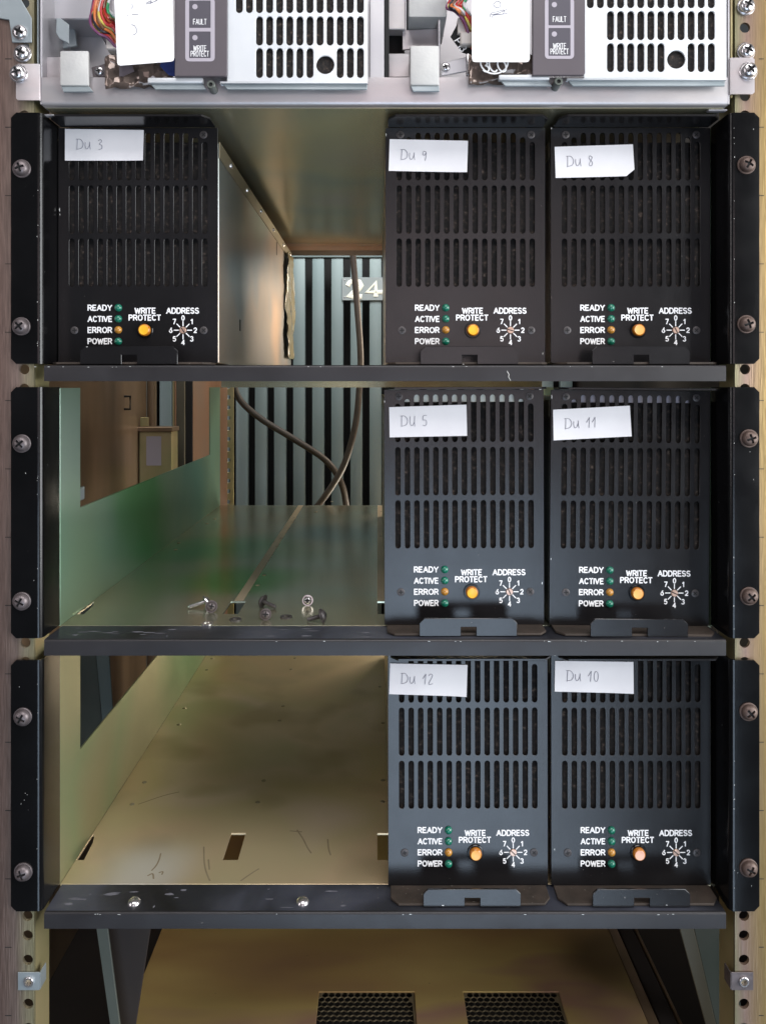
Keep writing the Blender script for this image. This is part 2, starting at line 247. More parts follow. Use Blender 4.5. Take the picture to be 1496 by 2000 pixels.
class G:
    def __init__(self): self.v = []; self.f = []
    def add(self, v, f, fn=None):
        n = len(self.v)
        self.v += [tuple(fn(*p)) if fn else tuple(p) for p in v]
        self.f += [tuple(i+n for i in q) for q in f]
        return self
    def box(self, x0, x1, y0, y1, z0, z1, bev=0.0, seg=1):
        bm = bmesh.new(); bmesh.ops.create_cube(bm, size=1)
        for q in bm.verts:
            q.co = (x0+(q.co.x+.5)*(x1-x0), y0+(q.co.y+.5)*(y1-y0), z0+(q.co.z+.5)*(z1-z0))
        if bev: bmesh.ops.bevel(bm, geom=list(bm.edges), offset=bev, segments=seg, affect='EDGES', profile=0.5)
        bm.verts.index_update()
        self.add([tuple(q.co) for q in bm.verts], [tuple(a.index for a in q.verts) for q in bm.faces]); bm.free()
        return self
    def plate(self, outline, holes, t, fn, bev=0.0):
        v, f = curve_fill(outline, holes, t, bev); return self.add(v, f, fn)
    def tube(self, pts, r, n=8, flat=None, fn=None):
        pts = [Vector(p) for p in pts]; v = []; f = []
        t0 = (pts[1]-pts[0]).normalized()
        up = Vector((0, 0, 1)) if abs(t0.z) < 0.9 else Vector((0, 1, 0))
        for i, p in enumerate(pts):
            if i == 0: t = pts[1]-pts[0]
            elif i == len(pts)-1: t = pts[-1]-pts[-2]
            else: t = (pts[i+1]-p).normalized()+(p-pts[i-1]).normalized()
            if t.length < 1e-9: t = t0
            t.normalize()
            a = (up-t*up.dot(t))
            if a.length < 1e-6: a = t.orthogonal()
            a.normalize(); b = t.cross(a); up = a
            for k in range(n):
                an = 2*math.pi*k/n+math.pi/n
                v.append(p+a*math.cos(an)*r*(flat or 1.0)+b*math.sin(an)*r)
        m = len(pts)
        for i in range(m-1):
            for k in range(n):
                f.append((i*n+k, i*n+(k+1) % n, (i+1)*n+(k+1) % n, (i+1)*n+k))
        f.append(tuple(range(n))[::-1]); f.append(tuple((m-1)*n+k for k in range(n)))
        return self.add([tuple(q) for q in v], f, fn)
    def lathe(self, prof, fn, n=24):
        """prof: (radius, height) from the base up; closed at both ends on the axis when r == 0"""
        v = []; f = []; rows = []
        for r, h in prof:
            if r < 1e-6: rows.append([len(v)]); v.append((0, 0, h))
            else:
                rows.append(list(range(len(v), len(v)+n)))
                v += [(r*math.cos(2*math.pi*k/n), r*math.sin(2*math.pi*k/n), h) for k in range(n)]
        for a, b in zip(rows, rows[1:]):
            for k in range(n):
                k2 = (k+1) % n
                if len(a) == 1 and len(b) == 1: continue
                if len(a) == 1: f.append((a[0], b[k2], b[k])[::-1])
                elif len(b) == 1: f.append((a[k], a[k2], b[0]))
                else: f.append((a[k], a[k2], b[k2], b[k]))
        return self.add(v, f, fn)
    def sheet(self, prof, t, z0, z1, cham=0.0, first=True):
        """bent sheet: profile polyline in XY, thickness t to its left, extruded z0..z1; the first column's corners may be chamfered"""
        P = [Vector((p[0], p[1])) for p in prof]; Q = []
        for i, p in enumerate(P):
            if i == 0: d = P[1]-P[0]
            elif i == len(P)-1: d = P[-1]-P[-2]
            else: d = (P[i+1]-p).normalized()+(p-P[i-1]).normalized()
            d.normalize(); Q.append(p+Vector((-d.y, d.x))*t)
        zs = [z0, z0+cham, z1-cham, z1] if cham else [z0, z1]
        m = len(P); v = []; f = []
        for j, z in enumerate(zs):
            for S in (P, Q):
                for i, p in enumerate(S):
                    x, y = p
                    if cham and j in (0, 3) and i == 0: x += cham*(1 if P[1].x > P[0].x else -1)
                    v.append((x, y, z))
        w = 2*m
        for j in range(len(zs)-1):
            for i in range(m-1):
                a = j*w+i
                f.append((a, a+1, a+1+w, a+w)); b = j*w+m+i
                f.append((b+1, b, b+w, b+1+w))
            f.append((j*w+m, j*w, (j+1)*w, (j+1)*w+m)); e = j*w+m-1
            f.append((e, e+m, e+m+w, e+w))
        for i in range(m-1):
            f.append((i+1, i, m+i, m+i+1)); o = (len(zs)-1)*w
            f.append((o+i, o+i+1, o+m+i+1, o+m+i))
        return self.add(v, f)
    def mesh(self, name, material, at=(0, 0, 0), angle=35):
        me = bpy.data.meshes.new(name)
        me.from_pydata([((p[0]-at[0])*MM, (p[1]-at[1])*MM, (p[2]-at[2])*MM) for p in self.v], [], self.f)
        bm = bmesh.new(); bm.from_mesh(me); bmesh.ops.recalc_face_normals(bm, faces=bm.faces); bm.to_mesh(me); bm.free()
        for p in me.polygons: p.use_smooth = True
        me.set_sharp_from_angle(angle=R(angle))
        if material: me.materials.append(material)
        me.update(); return me
    def make(self, name, material, parent=None, at=None, angle=35):
        at = at if at is not None else (WORLD[parent.name] if parent else (0, 0, 0))
        return inst(self.mesh(name, material, at, angle), name, parent, at)

def inst(me, name, parent=None, at=(0, 0, 0), rot=None):
    o = bpy.data.objects.new(name, me); COL.objects.link(o)
    WORLD[o.name] = tuple(at)
    pw = WORLD[parent.name] if parent else (0, 0, 0)
    if parent: o.parent = parent
    o.location = [(at[i]-pw[i])*MM for i in range(3)]
    if rot: o.rotation_euler = rot
    return o
def thing(name, label, cat, at, group=None):
    o = bpy.data.objects.new(name, None); COL.objects.link(o); o.empty_display_size = 0.02
    o.location = [a*MM for a in at]; WORLD[o.name] = tuple(at)
    return tag(o, label, cat, group)
def tag(o, label, cat, group=None):
    o['label'] = label; o['category'] = cat
    if group: o['group'] = group
    return o
def copy_tree(o, parent=None):
    c = o.copy(); COL.objects.link(c)
    if parent: c.parent = parent; c.matrix_parent_inverse = o.matrix_parent_inverse.copy()
    for ch in list(o.children): copy_tree(ch, c)
    return c
def setmat(o, m):
    o.data = o.data.copy(); o.data.materials.clear(); o.data.materials.append(m)

def slot(cx, z0, z1, w, n=5):
    r = w/2; p = []
    for k in range(n+1):
        a = math.pi*k/n; p.append((cx+r*math.cos(a), z1-r+r*math.sin(a)))
    for k in range(n+1):
        a = math.pi+math.pi*k/n; p.append((cx+r*math.cos(a), z0+r+r*math.sin(a)))
    return p
def circ(cx, cy, r, n=20): return [(cx+r*math.cos(2*math.pi*k/n), cy+r*math.sin(2*math.pi*k/n)) for k in range(n)]
def rect(x0, y0, x1, y1): return [(x0, y0), (x1, y0), (x1, y1), (x0, y1)]
def rrect(x0, y0, x1, y1, r, n=4):
    p = []
    for cx, cy, a0 in ((x1-r, y0+r, -90), (x1-r, y1-r, 0), (x0+r, y1-r, 90), (x0+r, y0+r, 180)):
        for k in range(n+1):
            a = R(a0+90*k/n); p.append((cx+r*math.cos(a), cy+r*math.sin(a)))
    return p

def bool_diff(ga, gb):
    a = ga.make('tmp_a', None); b = gb.make('tmp_b', None)
    mo = a.modifiers.new('b', 'BOOLEAN'); mo.operation = 'DIFFERENCE'; mo.object = b; mo.solver = 'EXACT'
    dg = bpy.context.evaluated_depsgraph_get()
    me = bpy.data.meshes.new_from_object(a.evaluated_get(dg))
    g = G(); g.v = [tuple(c/MM for c in q.co) for q in me.vertices]; g.f = [tuple(p.vertices) for p in me.polygons]
    for o in (a, b): bpy.data.objects.remove(o)
    bpy.data.meshes.remove(me)
    return g

# ---- engraved stroke letters: polylines on a cell 1 high
def arc(cx, cy, rx, ry, a0, a1, n=8):
    return [(cx+rx*math.cos(R(a0+(a1-a0)*k/n)), cy+ry*math.sin(R(a0+(a1-a0)*k/n))) for k in range(n+1)]
FONT = {
 'A': (.78, [[(0, 0), (.39, 1), (.78, 0)], [(.14, .33), (.64, .33)]]),
 'C': (.68, [arc(.36, .5, .36, .5, 45, 315, 12)]),
 'D': (.70, [[(0, 0), (0, 1), (.32, 1)]+arc(.32, .5, .38, .5, 90, -90, 8)+[(0, 0)]]),
 'E': (.56, [[(.56, 1), (0, 1), (0, 0), (.56, 0)], [(0, .52), (.48, .52)]]),
 'F': (.54, [[(.54, 1), (0, 1), (0, 0)], [(0, .52), (.46, .52)]]),
 'I': (.0, [[(0, 0), (0, 1)]]),
 'L': (.52, [[(0, 1), (0, 0), (.52, 0)]]),
 'O': (.76, [arc(.38, .5, .38, .5, 90, 450, 14)]),
 'P': (.62, [[(0, 0), (0, 1), (.34, 1)]+arc(.34, .74, .28, .26, 90, -90, 6)+[(0, .48)]]),
 'R': (.64, [[(0, 0), (0, 1), (.34, 1)]+arc(.34, .74, .28, .26, 90, -90, 6)+[(0, .48)], [(.32, .48), (.64, 0)]]),
 'S': (.62, [arc(.31, .75, .29, .25, 35, 255, 8)+arc(.31, .25, .31, .25, 80, -150, 8)]),
 'T': (.64, [[(0, 1), (.64, 1)], [(.32, 1), (.32, 0)]]),
 'U': (.66, [[(0, 1), (0, .32)]+arc(.33, .32, .33, .32, 180, 360, 8)+[(.66, 1)]]),
 'V': (.74, [[(0, 1), (.37, 0), (.74, 1)]]),
 'W': (.98, [[(0, 1), (.24, 0), (.49, .9), (.74, 0), (.98, 1)]]),
 'Y': (.74, [[(0, 1), (.37, .46), (.74, 1)], [(.37, .46), (.37, 0)]]),
 '0': (.56, [arc(.28, .5, .28, .5, 90, 450, 12)]),
 '1': (.26, [[(0, .74), (.26, 1), (.26, 0)]]),
 '2': (.58, [arc(.29, .70, .28, .30, 165, -35, 8)+[(0, 0), (.58, 0)]]),
 '3': (.58, [arc(.28, .76, .26, .24, 150, -80, 7), arc(.28, .27, .30, .27, 80, -150, 8)]),
 '4': (.60, [[(.46, 0), (.46, 1), (0, .30), (.62, .30)]]),
 '5': (.58, [[(.52, 1), (.10, 1), (.04, .56)]+arc(.28, .33, .30, .33, 125, -145, 9)]),
 '6': (.58, [[(.46, 1), (.08, .5)]+arc(.29, .31, .29, .31, 160, 520, 12)]),
 '7': (.56, [[(0, 1), (.56, 1), (.18, 0)]]),
}
def text_lines(s, x, zc, h, sp=.26, align='l', slant=0.0, wscale=1.0):
    tot = sum(FONT[c][0]*wscale+sp for c in s)-sp
    u = x if align == 'l' else (x-tot*h/2 if align == 'c' else x-tot*h)
    out = []
    for c in s:
        w, st = FONT[c]
        for pl in st: out.append([(u+(p[0]*wscale+slant*p[1])*h, zc+(p[1]-.5)*h) for p in pl])
        u += (w*wscale+sp)*h
    return out, tot*h
def strokes(g, lines, r, y0, off=(0, 0), fn=None, n=6):
    fn = fn or front(y0, 0, 0.30)
    for pl in lines:
        cur = [pl[0]]; parts = []
        for i in range(1, len(pl)):
            cur.append(pl[i])
            if i < len(pl)-1:
                a = Vector(pl[i])-Vector(pl[i-1]); b = Vector(pl[i+1])-Vector(pl[i])
                if a.length > 1e-6 and b.length > 1e-6 and a.angle(b) > R(50): parts.append(cur); cur = [pl[i]]
        parts.append(cur)
        for k, pt in enumerate(parts):
            pt = [Vector(p) for p in pt]
            pt[0] = pt[0]+(pt[0]-pt[1]).normalized()*r*.55; pt[-1] = pt[-1]+(pt[-1]-pt[-2]).normalized()*r*.55
            g.tube([(p[0]+off[0], p[1]+off[1], .02*k) for p in pt], r, n, None, fn)
    return g

def smooth(pts, n=8):
    P = [Vector(p) for p in pts]; P = [P[0]*2-P[1]]+P+[P[-1]*2-P[-2]]; out = []
    for i in range(1, len(P)-2):
        for k in range(n):
            t = k/n; a, b, c, d = P[i-1:i+3]
            out.append(.5*((2*b)+(c-a)*t+(2*a-5*b+4*c-d)*t*t+(3*b-a-3*c+d)*t**3))
    out.append(P[-2]); return [tuple(p) for p in out]

# ------------------------------------------------------------------ screws
def head_mesh(name, r, h, material, cross=True, turn=20, flat=False, slot_=False):
    prof = [(0, -0.2), (r, -0.2), (r, h*.25), (r*.92, h*.55), (r*.72, h*.85), (r*.4, h), (0, h*1.02)] if not flat else \
           [(0, -.2), (r, -.2), (r, h*.7), (r*.9, h), (0, h)]
    g = G().lathe(prof, lambda x, y, z: (x, -z, y), 28)
    c = G(); w = r*.15; l = r*.62; t = R(turn)
    def rot(x, z): return x*math.cos(t)-z*math.sin(t), x*math.sin(t)+z*math.cos(t)
    d = h*.45
    if cross: poly = [(-w, -l), (w, -l), (w, -w), (l, -w), (l, w), (w, w), (w, l), (-w, l), (-w, w), (-l, w), (-l, -w), (-w, -w)]
    else: poly = [(-w, -r*1.2), (w, -r*1.2), (w, r*1.2), (-w, r*1.2)]
    c.plate([rot(*p) for p in poly], [], 6, front(-3-h+d-0.0-0.0, 6) if False else front(-h+d-6, 6))
    g2 = bool_diff(g, c)
    return g2.mesh(name, material, angle=40)
def cross_mesh(r, h, turn, cross=True):
    w = r*.15; l = r*.62; t = R(turn)
    poly = [(-w, -l), (w, -l), (w, -w), (l, -w), (l, w), (w, w), (w, l), (-w, l), (-w, w), (-l, w), (-l, -w), (-w, -w)]
    if not cross: poly = [(-w, -r*.98), (w, -r*.98), (w, r*.98), (-w, r*.98)]
    poly = [(x*math.cos(t)-z*math.sin(t), x*math.sin(t)+z*math.cos(t)) for x, z in poly]
    return G().plate(poly, [], .1, front(-h*.62, .1)).mesh('cross_recess', M['dark'])  # dark plate filling the recess, its shade put in as colour
def washer_mesh(name, r, ri, t, material):
    g = G().lathe([(ri, 0), (r, 0), (r, t*.8), (r*.96, t), (ri, t)], lambda x, y, z: (x, -z, y), 28)
    return g.mesh(name, material)
SCR = {k: [head_mesh('mounting_screw', 5.0, 3.6, M[k], turn=a) for a in (18, 40, 62)] for k in ('screw_grey', 'screw_brown', 'chrome')}
WASH = {k: washer_mesh('washer', 5.9, 2.5, 1.1, M[k]) for k in ('screw_grey', 'screw_brown', 'chrome', 'screw_black')}
SCRX = [cross_mesh(4.9, 3.6, a) for a in (18, 40, 62)]
FSX = [cross_mesh(2.55, .5, a) for a in (5, 45)]
SMX = cross_mesh(2.9, 1.6, 12)
DIALX = cross_mesh(2.2, .9, 55, False)
FSCR = [head_mesh('face_screw', 2.6, 0.5, M['screw_black'], turn=a, flat=True) for a in (5, 45)]
SMALL = head_mesh('small_screw', 3.0, 1.6, M['chrome'], turn=12)

def mount_screw(parent, x, z, y, kind, i, washer=True):
    s = inst(SCR[kind][i % 3], 'mounting_screw', parent, (x, y-(1.1 if washer else 0), z))
    inst(SCRX[i % 3], 'cross_recess', s, WORLD[s.name])
    if washer: inst(WASH[kind], 'washer', s, (x, y, z))
    return s

# ------------------------------------------------------------------ the cabinet
cab = thing('equipment_rack', 'tall open rack cabinet with drilled gold chromated front rails on both sides', 'rack', (0, 0, -620))
a0 = Z(1828, 3)
hz = []
for u in range(-9, 16):
    hz += [a0+u*44.45, a0+12.7+u*44.45, a0+28.55+u*44.45]
hz = sorted(z for z in hz if -560 < z < 300)
for left in (True, False):
    xi, xo = (-223.4, -300) if left else (232.0, 310)
    xh = X(47.5, 3) if left else X(1455, 3)
    holes = []
    for z in hz:
        xx = X(47.5+7*max(0, (-z-80)/300), 3) if left else xh - max(0, -z-50)*0.002
        holes.append(circ(xx, z, 3.35))
    G().plate(rect(min(xi, xo), -620, max(xi, xo), 330), holes, 2.2, front(3.0, 2.2)).make('front_rail', M['rail_l' if left else 'rail_r'], cab)
    xs = xi+(-1 if left else 1)*1.1
    G().box(min(xi-0.0 if left else xi, xs), max(xi, xs), 5.4, 26, -620, 330).make('rail_return', M['brass'], cab)
    for z in hz[::3]:
        x0 = X(10, 3) if left else X(1482, 3)
        G().box(x0, x0+(4.2 if left else 3.2), 2.9, 3.05, z+8.0, z+8.5).make('tick_mark', M['dark'], cab)
# side sheets
G().plate(rect(30, -620, 640, 330), [], 2, side(-344, 2)).make('side_sheet', M['brownpanel'], cab)
G().plate(rect(30, -620, 900, 330), [], 2, side(352, 2)).make('side_sheet', M['deep'], cab)
G().box(-344, 352, 40, 900, -624, -621).make('floor_sheet', M['deep'], cab)
# things seen through the openings in the shelf walls: brown channels, copper rear posts
G().box(X(286, 642), X(300, 642), 642, 660, -620, 330, 2, 2).make('brown_channel', M['brownpanel'], cab)
for (p0, p1, m, y) in ((337, 340.5, 'brass', 700), (341.2, 344, 'copper', 702), (345, 361, 'strut2', 690), (362, 376, 'dark', 694)):
    G().box(X(p0, y), X(p1, y), y, y+12, -620, 330, .8).make('rear_post', M[m], cab)
hy = 540
G().tube([(-343, hy, Z(774, hy)), (-334, hy, Z(774, hy)), (-334, hy, Z(799, hy)), (-343, hy, Z(799, hy))], 1.6, 8).make('pull_handle', M['dark'], cab)
G().plate(rect(-276, -620, -228, 330), [circ(-238, z, 2) for z in (-40, -90, 60, 110)], 2, front(650, 2), .3).make('rear_sheet', M['copper'], cab)
for left in (True, False):
    hx = X(446, 604) if left else 212
    holes = [circ(hx, z, 3.0, 12) for z in [(-300+15*k) for k in range(34)]]
    x0, x1 = (X(428, 604), X(456.5, 604)) if left else (205, 224)
    G().plate(rect(x0, -620, x1, 330), holes, 2, front(604, 2), .3).make('rear_rail', M['brass' if left else 'copper'], cab)
    if left: G().box(x0-9, x1-9, 603.2, 603.9, -620, 330).make('rear_rail_flange', M['copper'], cab)
G().box(-205, 216, 566, 568, -503, -342, .3).make('rear_light_blocker', M['deep'], cab)  # added unseen panel, keeps rear light off the vented cover
# leaning support struts below the lowest shelf
def quad_strut(p0, p1, p2, p3, y, t, m, name):
    g = G().plate([(X(a, y), Z(b, y)) for a, b in (p0, p1, p2, p3)], [], t, front(y, t), .4); return g.make(name, M[m], cab)
quad_strut((182, 1775), (205, 1775), (243, 2070), (224, 2070), 60, 2, 'strut', 'support_strut')
quad_strut((205, 1775), (300, 1775), (255, 2070), (243, 2070), 78, 2, 'deep', 'support_strut')
quad_strut((1318, 1780), (1347, 1780), (1412, 2060), (1394, 2060), 70, 2, 'strut2', 'support_strut')
quad_strut((1347, 1780), (1404, 1780), (1470, 2060), (1412, 2060), 90, 2, 'strut', 'support_strut')
# left strut glimpsed through the wall of the lowest shelf
quad_strut((178, 1180), (206, 1180), (228, 1500), (208, 1500), 300, 2, 'slat', 'support_strut')
quad_strut((120, 1180), (178, 1180), (208, 1500), (150, 1500), 304, 2, 'strut', 'support_strut')

# ------------------------------------------------------------------ slatted grille behind, its number plate
gy = 850
grl = thing('slatted_grille', 'grey green grille of upright slats standing behind the rack', 'grille', (0, gy, -620))
top = Z(503, gy)
for k in range(-12, 18):
    x0 = X(460.5+37.3*k, gy); x1 = x0+X(738+23.6, gy)
    G().box(x0, x1, gy, gy+16, -615, top, 1.2, 2).make('slat', M['slat'], grl)
G().box(X(0, gy), X(1400, gy), gy-3, gy+16, top, top+6, 1).make('top_bar', M['slat'], grl)
G().box(X(-60, gy), X(1500, gy), gy+60, gy+64, -620, 330).make('back_board', M['dark'], grl)
G().box(X(0, gy), X(1400, gy), gy, gy+16, -620, -615, 1).make('bottom_bar', M['slat'], grl)

py_ = gy-4
num = thing('number_plate', 'small grey plate with cream numerals 24 on the slatted grille', 'sign', (X(720, py_), py_, Z(585, py_)))
G().plate(rrect(X(668, py_), Z(586, py_), X(768, py_), Z(541, py_), 1.5), [], 1.6, front(py_, 1.6), .3).make('plate', M['plate'], num)
def fat(polys, name):
    g = G()
    for pl in polys: g.tube([(X(a, py_), Z(b, py_), 0) for a, b in pl], 4.3, 10, None, front(py_-0.4, 0, .22))
    return g.make(name, M['cream'], num)
fat([arc(694, 555, 8, 6.5, 160, -40, 8) and [(679, 558), (683, 551), (692, 548), (702, 550), (706, 557), (701, 565), (690, 571), (680, 578), (690, 579), (707, 579)]], 'numeral')
fat([[(734, 579), (734, 551), (716, 570), (750, 570)]], 'numeral')
for a, b in ((673, 546.5), (673, 580)):
    G().lathe([(0, 0), (1.3, 0), (1.0, .8), (0, 1)], lambda x, y, z, a=a, b=b: (X(a, py_)+x, py_-z, Z(b, py_)+y), 10).make('plate_screw', M['chrome'], num)

# cables hanging behind the shelves
def cable(pts, r, name, label):
    g = G().tube(smooth([(X(a, y), y, Z(b, y)) for a, b, y in pts]), r, 12)
    return tag(g.make(name, M['cable'], None, (X(pts[0][0], pts[0][2]), pts[0][2], Z(pts[0][1], pts[0][2]))), label, 'cable', 'cables behind the shelves')
cable([(683, 380, 640), (688, 480, 640), (697, 590, 638), (704, 690, 634), (702, 755, 628), (694, 830, 620), (673, 905, 615), (640, 962, 610), (600, 1012, 612), (540, 1080, 620)], 4.8,
      'power_cable', 'dark grey cable hanging straight down in front of the 24 plate')
cable([(452, 700, 640), (456, 745, 640), (470, 782, 642), (510, 818, 645), (575, 858, 648), (635, 898, 648), (664, 938, 648), (676, 985, 650), (680, 1060, 650)], 4.8,
      'power_cable', 'grey brown cable sagging from upper left across the slats')

# a relay box glimpsed through the side opening
jb = thing('relay_box', 'narrow brass box with a pale paper label inside the cabinet', 'box', (X(304, 602), 602, -260))
G().box(X(272, 602), X(336, 602), 602, 634, -260, Z(843, 602), .8).make('box_body', M['brass'], jb)
G().box(X(270, 602), X(338, 602), 598, 636, Z(843, 602)+.2, Z(834, 602), .6).make('lid', M['brownpanel'], jb)
G().plate(rect(X(286, 602), Z(909, 602), X(315, 602), Z(852, 602)), [], .4, front(601.4, .4)).make('paper_label', M['outline'], jb)
G().box(X(273, 602), X(289, 602), 604, 606, Z(833, 602), Z(815, 602), .3).make('bracket', M['brass'], jb)

# ------------------------------------------------------------------ vented cover low in the rack
vb = thing('vented_cover', 'gold chromated cover plate with two honeycomb vents at the bottom', 'cover', (5, 240, -502))
def hexes(x0, x1, y0, y1, p=5.3, r=2.72):
    out = []; j = 0; y = y0+2.6
    while y < y1-2.2:
        x = x0+2.6+(p/2 if j % 2 else 0)
        while x < x1-2.2:
            out.append([(x+r*math.cos(R(30+60*k)), y+r*math.sin(R(30+60*k))) for k in range(6)]); x += p
        y += p*.866; j += 1
    return out
V1 = (X(623, 137), X(810, 137)); V2 = (X(905, 137), X(1092, 137)); vy0, vy1 = 55, 138
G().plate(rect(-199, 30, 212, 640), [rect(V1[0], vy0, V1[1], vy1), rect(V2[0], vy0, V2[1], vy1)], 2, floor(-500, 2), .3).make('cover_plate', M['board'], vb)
for v in (V1, V2):
    G().plate(rect(v[0]+.2, vy0+.2, v[1]-.2, vy1-.2), hexes(v[0], v[1], vy0, vy1), .7, floor(-500.8, .7)).make('honeycomb_vent', M['vent'], vb)
G().box(-198, 211, 30, 640, -560, -503).make('housing', M['dark'], vb)
for i, (xa, xb, m, z) in enumerate(((213, 222, 'brownpanel', -503), (224, 238, 'deep', -506), (240, 243, 'brownpanel', -508))):
    G().box(xa, xb, 30, 640, z-30, z, .8).make('edge_channel', M[m], vb)

# ------------------------------------------------------------------ three black shelves
XL, XR = -216.9, 227.2
TOPS = [177.3, -0.2, -176.8]
EW = 20.1
SLOTX = [-216.2, -105.9+.3, 5.2, 117.0]
shelf_txt = ['black rack shelf at the top with three drives and one empty bay',
             'middle black rack shelf with loose screws in its empty left half',
             'lowest black rack shelf with two round rivets on its bare front flange']
ear_screws = [[(43, 329), (42, 637), (1457, 322), (1457, 633)], [(43, 866), (43, 1174), (1462, 856), (1462, 1164)], [(45, 1400), (46, 1703), (1461, 1390), (1461, 1695)]]
screw_kind = [('screw_grey', 'screw_brown'), ('screw_grey', 'screw_brown'), ('screw_grey', 'screw_brown')]
RIVET = G().lathe([(0, 0), (2.0, 0), (1.8, .35), (1.0, .6), (0, .65)], lambda x, y, z: (x, y, z), 14).mesh('floor_rivet', M['cover'])
DOME = G().lathe([(0, 0), (4.3, 0), (4.1, 1.0), (3.2, 2.1), (1.8, 2.8), (0, 3.0)], lambda x, y, z: (x, y, z), 24).mesh('dome_rivet', M['chrome'])
def blob(cx, cy, rx, ry, n=9, j=.45):
    return [(cx+rx*math.cos(2*math.pi*k/n)*(1-j*random.random()), cy+ry*math.sin(2*math.pi*k/n)*(1-j*random.random())) for k in range(n)]
for si, T in enumerate(TOPS):
    sh = thing('rack_shelf', shelf_txt[si], 'shelf', (5, 0, T-163.3), 'black rack shelves')
    B = T-162.5; F = T-163.3
    r = 3.4
    for left in (True, False):
        xi = XL if left else XR; s = 1 if left else -1
        xo = xi-s*EW if left else xi+19.2
        pr = [(xo, 0), (xi-s*r, 0)]+[(xi-s*r+s*r*math.sin(R(a)), r-r*math.cos(R(a))) for a in (15, 30, 45, 60, 75)]+[(xi, r), (xi, 28)]
        if not left: pr = pr
        g = G().sheet(pr, 1.6 if left else -1.6, B, T, 3.4)
        g.make('mounting_ear', M['black'], sh, angle=50)
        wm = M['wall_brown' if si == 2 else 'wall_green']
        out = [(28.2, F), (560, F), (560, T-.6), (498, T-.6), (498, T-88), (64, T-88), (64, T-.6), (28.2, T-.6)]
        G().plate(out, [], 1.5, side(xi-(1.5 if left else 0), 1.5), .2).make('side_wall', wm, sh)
    for i, (px, py) in enumerate(ear_screws[si]):
        mount_screw(sh, X(px), Z(py), 0, screw_kind[si][0 if i < 2 else 1], i+si)
    # front lip bent down from the floor flange
    lipx0, lipx1 = X(86), X(1418)
    rr = 1.6
    prof = [(rr+.3, F)]+[(rr-rr*math.sin(R(a)), F-rr+rr*math.cos(R(a))) for a in (0, 25, 50, 70, 90)]+[(0, F-10.4), (8, F-10.4)]
    g = G(); t = 1.5
    pts = [Vector(p) for p in prof]; v = []; n = len(pts)
    inner = []
    for i, p in enumerate(pts):
        d = (pts[min(i+1, n-1)]-pts[max(i-1, 0)]).normalized(); inner.append(p+Vector((-d.y, d.x))*t)
    for x in (lipx0, lipx1):
        v += [(x, p.x, p.y) for p in pts]+[(x, p.x, p.y) for p in inner]
    f = []
    for i in range(n-1):
        f += [(i, i+1, i+1+2*n, i+2*n), (n+i, n+i+1, n+i+1+2*n, n+i+2*n), (i, i+1, n+i+1, n+i), (2*n+i, 2*n+i+1, 3*n+i+1, 3*n+i)]
    f += [(0, n, 3*n, 2*n), (n-1, 2*n-1, 4*n-1, 3*n-1)]
    g.add(v, f)
    g.make('front_lip', M['lip'], sh, angle=40)
    G().box(lipx0, lipx1, rr+.4, 28.1, F-1.5, F).make('floor_flange', M['worn'] if si else M['black'], sh)
    holes = [rect(xh-5.5, 55, xh+5.5, 88) for xh in (-105.9, 5.1, 116.1)]+[[(XL+.9, 55), (XL+6.0, 55), (XL+4.6, 76), (XL+2.2, 86), (XL+.9, 86)]]
    G().plate(rect(XL+.1, 28.2, XR-.1, 560), holes, 1.5, floor(F+.2, 1.5), .15).make('tray_floor', M['tray_brown' if si == 2 else 'tray_green'], sh)
    G().box(XL+2, XR-2, 558, 559.5, F-15, F-1.5).make('rear_flange', M['olive'], sh)
    if si == 1:
        G().box(XL-9, XL-7.5, 72, 92, T-86, T-76, .5).make('side_clip', M['bluegrey'], sh)
        for xh in (-105.9, 3.0):
            G().box(xh-3.4, xh+3.4, 90, 558, F+.25, F+.45).make('seam_strip', M['seam'], sh)
        for (px, py) in ((648, 980), (617, 1000), (575, 1012), (570, 1020), (549, 1052), (541, 1068), (516, 1124), (503, 1144), (419, 1014), (404, 1023), (349, 1061), (343, 1074), (745, 1000), (744, 1048)):
            D = -F*1500/(py-755)-496
            inst(RIVET, 'floor_rivet', sh, (X(px, D), D, F+.2))
    if si == 2:
        for (px, py) in ((349, 1416), (360, 1384), (282, 1529), (258, 1572), (546, 1408), (553, 1380), (515, 1526), (503, 1568), (748, 1525), (747, 1567), (748, 1413), (742, 1342), (414, 1287), (576, 1286), (404, 1309), (569, 1308)):
            D = -F*1500/(py-755)-496
            inst(RIVET, 'floor_rivet', sh, (X(px, D), D, F+.2))
        for px, py in ((262, 1764), (591, 1763)):
            D = -F*1500/(py-755)-496
            inst(DOME, 'dome_rivet', sh, (X(px, D), D, F))
        for pts in (((314, 1668), (311, 1680), (305, 1692), (296, 1702)), ((398, 1655), (399, 1685), (403, 1705), (410, 1722)), ((407, 1680), (409, 1700)), ((470, 1722), (490, 1708), (506, 1698)),
                    ((580, 1622), (592, 1640), (600, 1656), (608, 1668)), ((566, 1624), (590, 1626)), ((640, 1640), (642, 1660), (646, 1672)), ((270, 1572), (320, 1555), (350, 1548)),
                    ((288, 1712), (298, 1708), (300, 1718)), ((310, 1706), (318, 1704), (316, 1710))):
            q = []
            for px, py in pts:
                D = -F*1500/(py-755)-496; q.append((X(px, D), D, 0))
            G().tube(smooth(q, 4), .55, 6, None, lambda a, b, c: (a, b, F+.22+c*.06)).make('scuff', M['smudge'], sh)
    # dust and paint chips along the bends
    g = G()
    for k in range(14):
        x = random.choice((-180, -60, 40, 130, 190))+random.gauss(0, 18)
        g.plate(blob(x, F-.9-random.random()*.5, random.uniform(.25, 1.1), random.uniform(.12, .28)), [], .1, front(-.06-.0003*k, .1))
